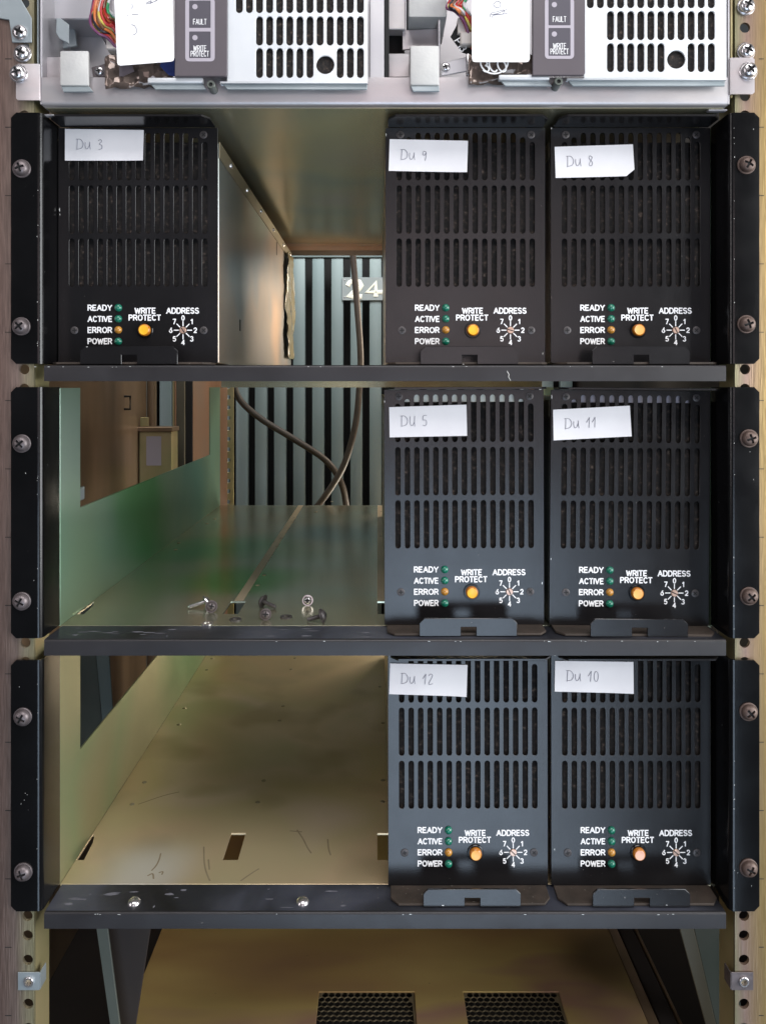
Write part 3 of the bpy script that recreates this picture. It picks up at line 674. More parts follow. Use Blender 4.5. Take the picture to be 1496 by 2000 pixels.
    if si == 0: G().tube([(X(a), -.08, Z(b)) for a, b in ((990, 724), (994, 731), (993, 736), (997, 743))], .16, 5).make('scratch', M['edgewear'], sh)
    for left in (True, False):
        xi = XL if left else XR; s = 1 if left else -1
        for k in range(9):
            z = random.uniform(B+4, T-4); x = xi-s*random.uniform(2.6, 3.2) if random.random() < .75 else xi-s*random.uniform(4, 18)
            g.plate(blob(x, z, random.uniform(.12, .3), random.uniform(.15, .6)), [], .1, front(-.05-.0003*k, .1))
    g.make('paint_chips', M['edgewear'], sh)
    if si:
        for k in range(22 if si == 1 else 16):
            x = random.uniform(XL+10, -5)
            G().plate(blob(x, random.uniform(4, 24), random.uniform(.8, 6), random.uniform(.3, 1.7)), [], .04, floor(F+.05+.0005*k, .04)).make('dust_smear', M['dust'], sh)

# ------------------------------------------------------------------ the disk drives
def build_drive(xl, zf):
    d = thing('disk_drive', '', 'disk drive', (xl, 0, zf), 'black disk drives in the shelves')
    FY = 24.0
    holes = []
    rows = [(53.6, 86.3), (89.6, 122.3), (125.7, 158.0)]
    sx = [9.2+6.43*k for k in range(15)]
    for j, (z0, z1) in enumerate(rows):
        for k in range(15):
            t = z1
            if j == 2 and k in (0, 14): t = 151.7
            if j == 2 and k in (1, 13): t = 154.9
            holes.append(slot(xl+sx[k], zf+z0, zf+t, 3.6))
    G().plate(rect(xl, zf+2.0, xl+108, zf+161.3), holes, 1.5, front(FY, 1.5), .12).make('face_panel', M['face'], d, angle=25)
    fl = lambda y0: [(xl+1.5, FY), (xl+1.5, y0+6), (xl+6.5, y0), (xl+102, y0), (xl+106.5, y0+6), (xl+106.5, FY)]
    G().plate(fl(2.5), [], 1.5, floor(zf+163.0, 1.5), .2).make('top_flange', M['face'], d)
    G().plate(fl(5.6), [], 1.5, floor(zf+1.9, 1.5), .2).make('bottom_flange', M['dusty'], d)
    x0 = xl+22.5; z0 = zf+.45
    tab = [(x0, z0), (x0+27, z0), (x0+27, z0+6), (x0+37, z0+6), (x0+37, z0), (x0+63.5, z0), (x0+63.5, z0+8.6), (x0+60.3, z0+11.7), (x0+3.2, z0+11.7), (x0, z0+8.6)]
    G().plate(tab, [], 1.5, front(4.0, 1.5), .25).make('latch_tab', M['face'], d)
    G().box(xl+3, xl+105, 27.2, 31, zf+46, zf+152.6, .6).make('foam_filter', M['foam'], d)
    G().box(xl+.8, xl+107.2, 31.5, 470, zf+2, zf+153.5, .5).make('case', M['case'], d)
    G().box(xl+.15, xl+.75, 31.5, 470, zf+143, zf+154.2, .1).make('case_cover', M['cover'], d)
    G().box(xl+107.25, xl+107.85, 31.5, 470, zf+143, zf+154.2, .1).make('case_cover', M['cover'], d)
    for k, z in enumerate((39.3, 31.8, 24.3, 16.5)):
        at = (xl+40.7, FY, zf+z)
        o = G().lathe([(0, 0), (2.6, 0), (2.6, .5), (2.3, 1.3), (1.6, 2.0), (.8, 2.35), (0, 2.45)], lambda x, y, h: (at[0]+x, FY-h, at[2]+y), 20)\
            .make('indicator_lamp', M['amber_led' if k == 2 else 'green_led'], d, at)
        if k == 2: o['label'] = 'amber lamp beside the word ERROR'
        else: o['label'] = 'green lamp beside the word '+('READY', 'ACTIVE', '', 'POWER')[k]
    bx, bz = xl+58.9, zf+24.1
    b = G().lathe([(4.25, 0), (5.5, 0), (5.5, .6), (5.1, 1.0), (4.3, 1.0), (4.25, 0)], lambda x, y, h: (bx+x, FY-h, bz+y), 28).make('button_bezel', M['black'], d, (bx, FY, bz))
    c = G().lathe([(0, 0), (4.1, 0), (4.1, 2.6), (3.7, 3.3), (3.3, 3.5)], lambda x, y, h: (bx+x, FY-h, bz+y), 28).make('button', M['button_side'], d, (bx, FY, bz))
    G().lathe([(3.3, 3.45), (3.2, 3.55), (2.6, 3.4), (0, 3.3)], lambda x, y, h: (bx+x, FY-h, bz+y), 28).make('button_cap', M['button_yellow'], c, (bx, FY, bz))
    dx, dz = xl+84.5, zf+24.1
    me = head_mesh('address_dial', 2.3, .9, M['dial'], cross=False, turn=55, flat=True)
    ad = inst(me, 'address_dial', d, (dx, FY, dz)); inst(DIALX, 'dial_slot_shade', ad, (dx, FY, dz))
    g = G(); H = 3.45; yy = FY-.06
    for s, z in (('READY', 39.3), ('ACTIVE', 31.7), ('ERROR', 24.2), ('POWER', 16.6)):
        ln, w = text_lines(s, 0, 0, H); sc = 16.0/w
        strokes(g, [[(p[0]*sc, p[1]) for p in q] for q in ln], .42, yy, (xl+20.2, zf+z))
    for s, x, z, W in (('WRITE', 58.8, 37.3, 13.6), ('PROTECT', 58.6, 32.6, 21.2), ('ADDRESS', 84.2, 37.3, 21.6)):
        ln, w = text_lines(s, 0, 0, H); sc = W/w
        strokes(g, [[(p[0]*sc-W/2, p[1]) for p in q] for q in ln], .42, yy, (xl+x, zf+z))
    for k in range(8):
        a = R(90-45*k); ca, sa = math.cos(a), math.sin(a)
        strokes(g, [[(dx+2.9*ca, dz+2.9*sa), (dx+6.0*ca, dz+6.0*sa)]], .34, yy)
        rr = 8.3
        ln, w = text_lines(str(k), dx+rr*ca, dz+rr*sa*1.0, 3.1, align='c', wscale=.95)
        strokes(g, ln, .36, yy)
    g.make('lettering', M['white'], d)
    for i, (x, z) in enumerate(((9.9, 156.6), (98.4, 156.6), (11, 24), (98.5, 24))):
        fs = inst(FSCR[i % 2], 'face_screw', d, (xl+x, FY, zf+z)); inst(FSX[i % 2], 'cross_recess', fs, (xl+x, FY, zf+z))
    return d

def floor_of(si): return TOPS[si]-163.3+.2
specs = [  # number, shelf, slot, dx, button, tilt
    ('Du 3', 0, 0, -.2, 'button_yellow', 0.0, 'black disk drive labelled Du 3, standing alone in the left bay'),
    ('Du 9', 0, 2, 0, 'button_yellow', 0.0, 'black disk drive labelled Du 9 beside the empty bay of the top shelf'),
    ('Du 8', 0, 3, .1, 'button_orange', 0.0, 'black disk drive labelled Du 8 whose paper label has a torn corner'),
    ('Du 5', 1, 2, -.6, 'button_yellow', .15, 'black disk drive labelled Du 5 on the middle shelf'),
    ('Du 11', 1, 3, -1.0, 'button_orange', -.45, 'black disk drive labelled Du 11, leaning slightly in the middle shelf'),
    ('Du 12', 2, 2, 1.9, 'button_orange', .1, 'black disk drive labelled Du 12 on the lowest shelf'),
    ('Du 10', 2, 3, .4, 'button_pink', .05, 'black disk drive labelled Du 10 with a faded pinkish write protect button'),
]
proto = None; drives = []
for (nm, si, sl, dx, bt, tilt, lab) in specs:
    x, z = SLOTX[sl]+dx, floor_of(si)
    if proto is None: proto = build_drive(x, z); d = proto
    else:
        d = copy_tree(proto); d.location = (x*MM, 0, z*MM)
    d.rotation_euler = (0, R(-tilt), 0)
    d['label'] = lab
    drives.append((d, x, z))
    for ch in d.children:
        if ch.name.startswith('button') and not ch.name.startswith('button_bezel'):
            for c2 in ch.children: setmat(c2, M[bt])
        if ch.name.startswith('address_dial'): ch.rotation_euler = (0, R(random.uniform(-40, 40)), 0)
def chip(i, px, py, rx, ry, y=23.7):
    d, x, z = drives[i]
    WORLD[d.name] = (x, 0, z)
    G().plate(blob(X(px, y), Z(py, y), rx, ry), [], .1, front(y, .1)).make('paint_chip', M['edgewear'], d)
for c in ((0, 116.5, 409, .4, 1.6), (0, 117, 418, .3, .8), (1, 754, 262, .3, 1.4), (1, 1060, 690, .3, .9), (2, 1077, 250, .4, .9), (3, 790, 759, 2.2, .3), (3, 1020, 760, 2.6, .4), (3, 1056, 761, 1.0, .4), (3, 752, 784, .3, 1.2),
          (3, 1059, 1140, .3, 1.1), (4, 1090, 757, 2.6, .4), (4, 1074, 775, .35, 1.8), (4, 1118, 757, 1.5, .4), (4, 1075, 1092, .3, .9), (5, 760, 1280, .8, .4), (5, 960, 1279, 2.8, .25), (6, 1084, 1280, 1.8, .7),
          (6, 1098, 1283, .8, .5), (6, 1160, 1279, 1.0, .35), (6, 1256, 1279, .9, .4), (6, 1370, 1281, 2.2, .4), (6, 1083, 1660, .3, .9)): chip(*c)
for c in ((5, 865, 1769.5, 1.2, .4, 3.8), (6, 1302, 1769, .8, .2, 3.8), (1, 905, 711, .6, .3, 3.8), (0, 170, 677, .8, .3, 3.8)): chip(*c)
for i, mm in ((3, 'cream'), (4, 'outline')):
    d, x, z = drives[i]; WORLD[d.name] = (x, 0, z)
    G().box(x+6, x+102, 28, 30, z+152.8, z+159.5, .3).make('slot_light_strip', M[mm], d)  # added pale strip, stands in for brightness behind the slot tops
# the exposed side of the left drive: cover screws and slots
d3 = proto; x3, z3 = drives[0][1], drives[0][2]
cs = G().lathe([(0, 0), (2.2, 0), (2.0, 1.0), (1.1, 1.6), (0, 1.7)], lambda x, y, h: (h, y, x), 14).mesh('cover_screw', M['chrome'])
for yv in (70, 140, 215, 300, 385, 450): inst(cs, 'cover_screw', d3, (x3+107.9, yv, z3+148.5))
for yv, zv, h in ((330, 128, 14), (110, 30, 9)): G().box(x3+107.2, x3+107.35, yv, yv+5, z3+zv, z3+zv+h).make('side_slot', M['dark'], d3)
# crumpled plastic at the rear edge of that drive
g = G(); v = []; f = []; ny, nz = 12, 24
for j in range(nz+1):
    for i in range(ny+1):
        y = 398+6.5*i+(4*math.sin(j*.9)+3*math.sin(j*2.1))*(1-i/ny); zz = 20+5.2*j*1.0
        v.append((x3+109.2+1.6*math.sin(i*.8+j*.35)+random.uniform(-.8, .8)+.9, y, z3+zz))
for j in range(nz):
    for i in range(ny): a = j*(ny+1)+i; f.append((a, a+1, a+ny+2, a+ny+1))
g.add(v, f)
o = g.make('plastic_sheet', M['plastic'], None, (x3+109, 430, z3+20), angle=180)
so = o.modifiers.new('t', 'SOLIDIFY'); so.thickness = .0004
tag(o, 'crumpled yellowed plastic sheet at the rear of the Du 3 drive', 'plastic sheet')

# ------------------------------------------------------------------ handwritten paper labels
def D_(x): return [[(x, .95), (x-.04, 0)], [(x-.14, .98), (x+.3, .95), (x+.55, .55), (x+.4, .12), (x-.1, -.02)]]
def u_(x): return [[(x, .66), (x, .3), (x+.10, .04), (x+.26, .1), (x+.40, .40), (x+.44, .72)], [(x+.44, .72), (x+.45, .3), (x+.50, .0)]]
def U_(x): return [[(x, .9), (x-.02, .4), (x+.06, .08), (x+.22, .05), (x+.40, .35)], [(x+.44, .95), (x+.42, .3), (x+.44, -.05)]]
HW = {'3': lambda x: [[(x, .85), (x+.25, .95), (x+.32, .75), (x+.12, .52), (x+.36, .38), (x+.34, .08), (x+.05, -.02)]],
      '9': lambda x: [[(x+.32, .8), (x+.1, .85), (x+.03, .58), (x+.2, .45), (x+.34, .75), (x+.34, .35), (x+.26, -.05)]],
      '8': lambda x: [[(x+.34, .85), (x+.12, .95), (x+.06, .7), (x+.36, .3), (x+.24, .0), (x+.02, .15), (x+.34, .7), (x+.34, .85)]],
      '5': lambda x: [[(x+.4, .98), (x+.08, .95), (x+.04, .55), (x+.3, .52), (x+.38, .2), (x+.22, -.02), (x, .05)]],
      '1': lambda x: [[(x-.02, .50), (x+.12, .72), (x+.27, .97)], [(x+.27, .97), (x+.24, .5), (x+.20, -.02)]],
      '2': lambda x: [[(x, .8), (x+.18, .97), (x+.36, .78), (x+.02, .02), (x+.42, .05)]],
      '0': lambda x: [arc(x+.2, .48, .2, .48, 80, 440, 12)]}
def paper(corners, word, label, yb=23.9, cut=False, upper=False):
    yb -= .55
    P = [(X(a, yb), Z(b, yb)) for a, b in corners]      # tl, tr, br, bl
    cx = sum(p[0] for p in P)/4; cz = sum(p[1] for p in P)/4
    nu, nv = 12, 5; v = []; f = []
    def at(u, w):
        a = Vector(P[0]).lerp(Vector(P[1]), u); b = Vector(P[3]).lerp(Vector(P[2]), u); return a.lerp(b, w)
    def depth(u, w): return yb-.12-.6*(max(0, u-.75)/.25)**2*w-.06*math.sin(u*5+w*2)
    for j in range(nv+1):
        for i in range(nu+1):
            u, w = i/nu, j/nv
            if cut and j == nv and i == nu: u, w = u-.5/nu, w-.12
            if cut and j == nv and i == nu-1: u = u-.02
            q = at(u, w); v.append((q.x, depth(u, w), q.y))
    for j in range(nv):
        for i in range(nu):
            a = j*(nu+1)+i; f.append((a, a+1, a+nu+2, a+nu+1))
    g = G().add(v, f)
    o = g.make('paper_label', M['paper'], None, (cx, yb, cz), angle=180)
    tag(o, label, 'label', 'handwritten paper labels on the drives')
    W = (Vector(P[1])-Vector(P[0])); Hh = (Vector(P[0])-Vector(P[3]))
    ang = math.atan2(W.y, W.x); hgt = 7.0
    x0, z0 = .13*W.length, .36*Hh.length
    lines = D_(.25)+(U_(1.05) if upper else u_(1.0))
    xx = 2.25
    for c in word: lines += HW[c](xx); xx += .55
    g = G()
    for pl in lines:
        q = []
        for p in smooth([(a, b, 0) for a, b in pl], 4):
            lx, lz = x0+p[0]*hgt, z0+p[1]*hgt
            u = min(1, lx/W.length); w = 1-lz/Hh.length
            qq = at(u, w); q.append((qq.x, depth(u, w)-.12, qq.y))
        g.tube(q, .19, 5)
    g.make('handwriting', M['ink'], o)
    return o
paper([(127, 251), (281, 253), (280, 313), (127, 313)], '3', 'white paper label with Du 3 in pencil on the left drive')
paper([(761, 271), (914, 274), (912, 336), (759, 333)], '9', 'white paper label reading Du 9, next to the empty top bay')
paper([(1083, 286), (1236, 281), (1239, 343), (1085, 347)], '8', 'white paper label reading Du 8 with its lower right corner missing', cut=True)
paper([(760, 795), (911, 790), (912, 851), (761, 854)], '5', 'white paper label reading DU 5 below a row of pale slot ends', upper=True)
paper([(1080, 800), (1230, 792), (1233, 852), (1081, 860)], '11', 'tilted white paper label reading Du 11')
paper([(762, 1296), (913, 1299), (911, 1361), (760, 1356)], '12', 'white paper label reading Du 12')
paper([(1084, 1291), (1237, 1293), (1237, 1355), (1083, 1351)], '10', 'white paper label reading Du 10')

# ------------------------------------------------------------------ loose screws and washers in the middle shelf
FZ = TOPS[1]-163.3+.2
def onfloor(px, py):
    D = -FZ*1500/(py-755)-496; return X(px, D), D
def loose_screw(px, py, mode, mname, label, az=0, L=13, hr=3.5, sr=1.6):
    x, y = onfloor(px, py); m = M[mname]
    h = G().lathe([(0, 0), (hr, 0), (hr, .7), (hr*.85, 1.6), (hr*.5, 2.3), (0, 2.5)], lambda a, b, c: (a, b, c), 20)
    pr = []
    k = 0; z = 0.0
    while z > -L: pr.append((sr*(1.0 if k % 2 else .82), z)); z -= .55; k += 1
    pr = [(sr, .1)]+pr+[(sr*.5, -L-.4), (0, -L-.4)]
    h.lathe(pr[::-1], lambda a, b, c: (a, b, c), 12)
    w, l = .5, 2.0
    r_ = G().plate([(-w, -l), (w, -l), (w, -w), (l, -w), (l, w), (w, w), (w, l), (-w, l), (-w, w), (-l, w), (-l, -w), (-w, -w)], [], .5, lambda a, b, c: (a, b, 2.25+c))  # dark cross set in the head, recess shade as colour
    # mode: lying with its axis along azimuth az; head end direction
    tilt = math.atan2(hr*1.25-sr, L) if mode == 'lie' else 0
    ax = Vector((math.cos(R(az))*math.cos(tilt), math.sin(R(az))*math.cos(tilt), math.sin(tilt)))
    q = Vector((0, 0, 1)).rotation_difference(ax)
    zc = FZ+hr*1.25*math.cos(tilt)
    root = bpy.data.objects.new('loose_screw', h.mesh('loose_screw', m)); COL.objects.link(root)
    root.location = (x*MM, y*MM, zc*MM); root.rotation_mode = 'QUATERNION'; root.rotation_quaternion = q
    WORLD[root.name] = (0, 0, 0)
    c = bpy.data.objects.new('cross_recess', r_.mesh('cross_recess', M['dark'])); COL.objects.link(c); c.parent = root
    wm = G().lathe([(sr+.2, -.9), (hr*1.25, -.9), (hr*1.25, -.1), (sr+.2, -.1)], lambda a, b, c: (a, b, c), 20)
    c = bpy.data.objects.new('washer', wm.mesh('washer', m)); COL.objects.link(c); c.parent = root
    return tag(root, label, 'screw', 'loose screws on the middle shelf')
loose_screw(402, 1186, 'lie', 'chrome', 'bright loose screw lying with its shank pointing left, leftmost of the loose screws', az=25)
loose_screw(413, 1196, 'lie', 'screw_grey', 'dull loose screw head touching the bright leftmost screw', az=-75, L=9)
loose_screw(513, 1187, 'lie', 'screw_black', 'black loose screw with a wide washer lying beside the square floor hole', az=160, L=11, hr=4.0)
loose_screw(519, 1211, 'lie', 'screw_grey', 'grey loose screw facing forward in front of the black washered one', az=-85, L=9, hr=3.2)
loose_screw(601, 1183, 'lie', 'chrome', 'bright loose screw showing its head, behind the dark long screw', az=-88, L=9, hr=3.2)
loose_screw(630, 1216, 'lie', 'screw_black', 'long dark screw lying near the front flange with its head to the right', az=-8, L=11, hr=4.0)
WM = G().lathe([(2.3, 0), (4.2, 0), (4.2, .8), (2.3, .8), (2.3, 0)], lambda x, y, z: (x, y, z), 22)
wme = {k: WM.mesh('loose_washer', M[k]) for k in ('chrome', 'screw_black')}
for px, py, k, lab in ((404, 1219, 'chrome', 'bright flat washer lying near the front left, below the two left screws'),
                       (460, 1211, 'screw_black', 'dark flat washer lying in front of the square floor hole'),
                       (559, 1206, 'screw_black', 'dark flat washer lying between the grey and the long dark screw')):
    x, y = onfloor(px, py)
    tag(inst(wme[k], 'loose_washer', None, (x, y, FZ)), lab, 'washer', 'loose washers on the middle shelf')

# ------------------------------------------------------------------ clip nuts on the rails
for left in (True, False):
    xc = X(54, 0) if left else X(1455, 0); z0, z1 = Z(1940, 0), Z(1905, 0); s = 1 if left else -1
    xi = X(64, 0)+3.2 if left else X(1434, 0)-.8
    cl = thing('clip_nut', 'small zinc clip nut on the left rail, low down' if left else 'small zinc clip nut on the right rail, low down', 'clip nut', (xc, 2.9, (z0+z1)/2), 'clip nuts on the rails')
    x0, x1 = sorted((X(32, 0) if left else X(1474, 0), xi))
    G().plate(rect(x0, z0, x1, z1), [circ(xc, (z0+z1)/2, 2.2)], .8, front(1.9, .8), .15).make('clip_plate', M['bluegrey' if left else 'screw_grey'], cl)
    xa, xb = sorted((xi, xi+s*.8))
    G().box(xa, xb, 1.9, 11, z0+.5, z1-.3, .2).make('clip_flange', M['bluegrey' if left else 'screw_grey'], cl)
    G().lathe([(2.1, 0), (3.3, 0), (3.3, .9), (3.0, 1.2), (2.1, 1.2), (2.1, -3)], lambda x, y, h: (xc+x, 1.9-h, (z0+z1)/2+y), 20).make('nut', M['chrome'], cl)
    G().lathe([(0, 0), (2.0, 0), (2.0, .3), (0, .3)], lambda x, y, h: (xc+x, 3.2-h, (z0+z1)/2+y), 16).make('bore', M['cover'], cl)

# ------------------------------------------------------------------ the silver chassis at the top with its two drives
ch = thing('silver_chassis', 'bright silver chassis with a pinkish front lip above the black shelves', 'chassis', (5, 0, 181.5))
cx0, cx1 = X(82), X(1421)
zb, zt = Z(205), Z(150)
# base pan: rounded lip, floor running back, upturned rear edge
pr = [(0, zt), (0, zb+2.6), (.5, zb+1.0), (2.0, zb), (478, zb)]
v = []; n = len(pr)
for x in (cx0, cx1): v += [(x, a, b) for a, b in pr]+[(x, a+1.4 if b > zb+.2 else a, b+1.4 if b < zt-.5 else b) for a, b in pr]
f = []
for i in range(n-1):
    f += [(i, i+1, i+1+2*n, i+2*n), (n+i, n+i+1, n+i+1+2*n, n+i+2*n), (i, i+1, n+i+1, n+i), (2*n+i, 2*n+i+1, 3*n+i+1, 3*n+i)]
f += [(0, n, 3*n, 2*n), (n-1, 2*n-1, 4*n-1, 3*n-1)]
o = G().add(v, f).make('base_pan', M['pinkzinc'], ch, angle=40)
G().plate(rect(cx0+1, 4, cx1-1, 477), [], .4, floor(zb-.05, .4)).make('pan_underside', M['olive'], ch)
G().box(cx0, cx1, 478.2, 479.6, Z(488, 478), zb+3).make('rear_flange', M['copper'], ch)
G().box(cx0, cx1, 476, 478, Z(480, 478), zb-.6).make('rear_flange', M['copper'], ch)
G().box(cx0, cx1, 480, 482, Z(498, 480), Z(488, 480)).make('rear_flange', M['brownpanel'], ch)
for left in (True, False):
    xa, xb = (cx0-1.6, cx0-.2) if left else (cx1+.2, cx1+1.6)
    G().box(xa, xb, .5, 470, zb+1, 300, .3).make('chassis_side', M['silver'], ch)
    xa, xb = (cx0-4.4, cx0-3.2) if left else (cx1+3.2, cx1+4.4)
    G().box(xa, xb, 2.5, 400, zb+6, 300, .3).make('slide_channel', M['bluegrey' if left else 'brass'], ch)
    # mounting tab with its bend
    if left: pr = [(X(33), -1.2), (X(78), -1.2), (X(79.6), -.7), (X(80), .6), (X(80), 12)]
    else: pr = [(X(1472), -1.2), (X(1427), -1.2), (X(1424.4), -.7), (X(1424), .6), (X(1424), 12)]
    z0, z1 = (Z(196), Z(125)) if left else (Z(184), Z(113))
    G().sheet(pr, 1.3 if left else -1.3, z0, z1, 1.2).make('mounting_tab', M['pinkzinc'], ch, angle=50)
    for (px, py) in (((39, 145), (41, 101), (38, 61)) if left else ((1459, 140), (1460, 97), (1460, 8))):
        mount_screw(ch, X(px), Z(py), -1.3 if py > 120 else 2.7, 'chrome', int(px))
    xt, zt_ = (X(12), Z(36)) if left else (X(1475), Z(-20))
    if left:
        G().plate([(X(22), Z(80)), (X(60), Z(80)), (X(60), Z(32)), (X(30), Z(-20)), (X(-20), Z(-20)), (X(-20), Z(30)), (X(16), Z(36))], [], 1.2, front(1.0, 1.2), .3).make('rail_plate', M['bluegrey'], ch)
# little hook tabs under the chassis corners
G().box(X(68), X(99), 5, 9, Z(220), Z(216), .5).make('hook_tab', M['silver'], ch)
G().box(X(1390), X(1428), 5, 9, Z(210), Z(206), .5).make('hook_tab', M['silver'], ch)
# divider and back sheets
G().box(X(722), X(751), 1.2, 300, zb+1.6, 300, .4).make('divider', M['silver'], ch)
G().box(cx0+.2, cx1-.2, 92, 94, zb+1.6, 300).make('back_sheet', M['silver'], ch)
G().box(X(752), X(760), .9, 300, zb+1.6, 300).make('divider_gap', M['dark'], ch)

def zz(py, y): return Z(py, y)
def silver_drive(which, label):
    """built at its own place; the two differ in brackets, card and wiring"""
    A = which == 0
    ox = 0 if A else 686           # pixel pitch of the second drive
    oy = 0 if A else -9
    d = thing('silver_drive', label, 'disk drive', (X((580 if A else 1280)), -8, Z(160)), 'silver disk drives at the top')
    yg = -8
    gx0, gx1 = X(443 if A else 1140, yg), X(718 if A else 1419, yg); gz0 = Z(159 if A else 152, yg); gz1 = 300
    P = 19.7*(496+yg)/1500
    fx = X(506.6 if A else 1192.3, yg)
    w = 13.4*(496+yg)/1500
    r3 = (Z(151.0 if A else 139.5, yg), Z(92.5 if A else 83, yg)); r2 = (Z(87.5 if A else 77, yg), Z(30.5 if A else 20, yg))
    pitch = r2[0]-r3[0]
    holes = []
    for k in range(11):
        if k not in (6, 7): holes.append(slot(fx+P*k, r3[0], r3[1], w))
        holes.append(slot(fx+P*k, r2[0], r2[1], w))
        for q in (1, 2): holes.append(slot(fx+P*k, r2[0]+pitch*q, r2[1]+pitch*q, w))
    for k in (-3, -2, -1):
        for q in (1, 2):
            if fx+P*k-w/2 > gx0+.5: holes.append(slot(fx+P*k, r2[0]+pitch*q, r2[1]+pitch*q, w))
    holes.append(circ(fx+P*6.52, (r3[0]+r3[1])/2-1.2, 5.75, 28))
    G().plate(rrect(gx0, gz0, gx1, gz1, .8), holes, 1.3, front(yg, 1.3), .3).make('grille_panel', M['grille'], d, angle=25)
    G().box(gx0+2, gx1-1, yg+2.2, yg+7, gz0+2, gz1, .3).make('foam_filter', M['foam'], d)
    # two-step rounded lower lip, with a gap for the peg
    lx0 = X(288 if A else 974, yg)
    px_ = X(411 if A else 1088, yg)
    za, zb2, zc2 = gz0, Z(161 if A else 155, yg), Z(172 if A else 165, yg)
    zl = Z(150 if A else 144, yg)
    for a, b, full in ((lx0, px_-4.8, True), (px_+6, gx1, False)):
        ztop = zl if full else gz0+.1
        G().box(a, b, yg-.2, yg+4, zb2, ztop-.05, .9, 2).make('lower_lip', M['grille'], d)
        g = G().plate([(a+1.5, zb2-.1), (b-.3, zb2-.1), (b+(2 if full else -.4), zc2), (a+4.5, zc2)], [], 1.3, front(yg+1.6, 1.3), .25)
        g.make('lower_lip', M['bluegrey'], d)
    g = G().lathe([(1.3, 0), (1.3, 2), (2.4, 2), (2.7, 1.6), (2.7, -9), (0, -9)], lambda x, y, h: (px_+.6+x, yg-h, Z(166 if A else 160, yg)+y), 18)
    g.make('lock_peg', M['strut'], d)
    G().lathe([(0, 0), (1.5, 0), (1.5, .2), (0, .2)], lambda x, y, h: (px_+.6+x, yg-1.0-h, Z(166 if A else 160, yg)+y), 14).make('peg_bore', M['dark'], d)
    # dark control panel
    yp = -11
    a0_, a1_ = X(341 if A else 1040, yp), X(443.5 if A else 1143, yp); b0 = Z(148 if A else 146, yp)
    cp = G().plate([(a0_, b0)]+rrect(a0_, b0, a1_, 300, 2.0)[0:5]+[(a1_, 300), (a0_, 300)], [], 2.6, front(yp, 2.6), .4).make('control_panel', M['panelgrey'], d)
    q0, q1 = X(362 if A else 1064, yp), X(419.5 if A else 1121, yp); c0 = Z(119 if A else 114, yp)
    k1 = (Z(112.5 if A else 108, yp), Z(60.5 if A else 53.5, yp)); k2 = (Z(53.5 if A else 48.5, yp), Z(0 if A else -4, yp))
    kx0, kx1 = X(369.5 if A else 1071, yp), X(411.5 if A else 1114, yp)
    ghost = [rrect(kx0, k1[0], kx1, k1[1], .5), rrect(kx0, k2[0], kx1, k2[1], .5)]
    G().plate(rrect(q0, c0, q1, Z(-5, yp), 2.4), ghost, .16, front(yp-.14, .16)).make('key_outline', M['outline'], cp)
    for kk, words in ((k1, ('WRITE', 'PROTECT')), (k2, ('FAULT',))):
        key = G().plate(rrect(kx0+.12, kk[0]+.12, kx1-.12, kk[1]-.12, .5), [], .12, front(yp-.1, .12)).make('key', M['keygrey'], d)
        G().lathe([(0, 0), (1.65, 0), (1.65, .12), (0, .12)], lambda x, y, h: (kx0+3.7+x, yp-.1-h, kk[1]-3.9+y), 18).make('key_lamp', M['outline'], key)
        g = G(); nl = len(words)
        for i, wd in enumerate(words):
            ln, wdth = text_lines(wd, 0, 0, 3.3, sp=.24); W = {'FAULT': 8.2, 'WRITE': 8.0, 'PROTECT': 11.2}[wd]
            zc = kk[0]+(3.7 if nl == 2 else 3.9)+(nl-1-i)*3.5-(1.0 if nl == 2 else 0)
            strokes(g, [[(p[0]*W/wdth-W/2, p[1]) for p in q] for q in ln], .185, yp-.16, ((kx0+kx1)/2, zc))
        g.make('lettering', M['white'], key)
    # crumpled film below the card
    yf = -4
    g = G(); v = []; f = []
    for j in range(7):
        for i in range(15):
            v.append((X((205 if A else 915)+i*9.5, yf), yf+random.uniform(-1.6, 1.6), Z((170 if A else 164)-j*10+random.uniform(-3, 3), yf)))
    for j in range(6):
        for i in range(14):
            q = j*15+i; f.append((q, q+1, q+16, q+15))
    fo = G().add(v, f).make('film_bag', M['film'], d, angle=20)
    fo.modifiers.new('t', 'SOLIDIFY').thickness = .0003
    if A:
        G().plate([(X(318, -7), Z(112, -7)), (X(342, -7), Z(112, -7)), (X(342, -7), Z(148, -7)), (X(330, -7), Z(146, -7)), (X(312, -7), Z(128, -7))], [], .5, front(-7, .5)).make('film_patch', M['bluefilm'], d)
        G().plate([(X(233, -7), Z(118, -7)), (X(255, -7), Z(118, -7)), (X(262, -7), Z(138, -7)), (X(240, -7), Z(148, -7)), (X(233, -7), Z(148, -7))], [], .5, front(-7, .5)).make('film_patch', M['panelgrey'], d)
    else:
        g = G()
        ring = [(X(965+27*math.cos(t*.2618), -8), Z(120-23*math.sin(t*.2618), -8)) for t in range(25)]
        strokes(g, [ring], .5, -8.2)
        ln, wd = text_lines('3CO', 0, 0, 7.5, sp=.10, slant=-.25, wscale=.9)
        strokes(g, ln, .52, -8.4, (X(944, -8), Z(128, -8)))
        g.make('emblem', M['white'], d)
    # left-hand brackets
    yk = -6
    bx0, bx1 = (116.5, 172.5) if A else (801, 858)
    by0, by1 = (97, 158) if A else (87, 157)
    G().box(X(bx0, yk), X(bx1, yk), yk, yk+(3 if A else 14), Z(by1+8, yk), Z(by0, yk), 1.2, 2).make('corner_bracket', M['cast'], d)
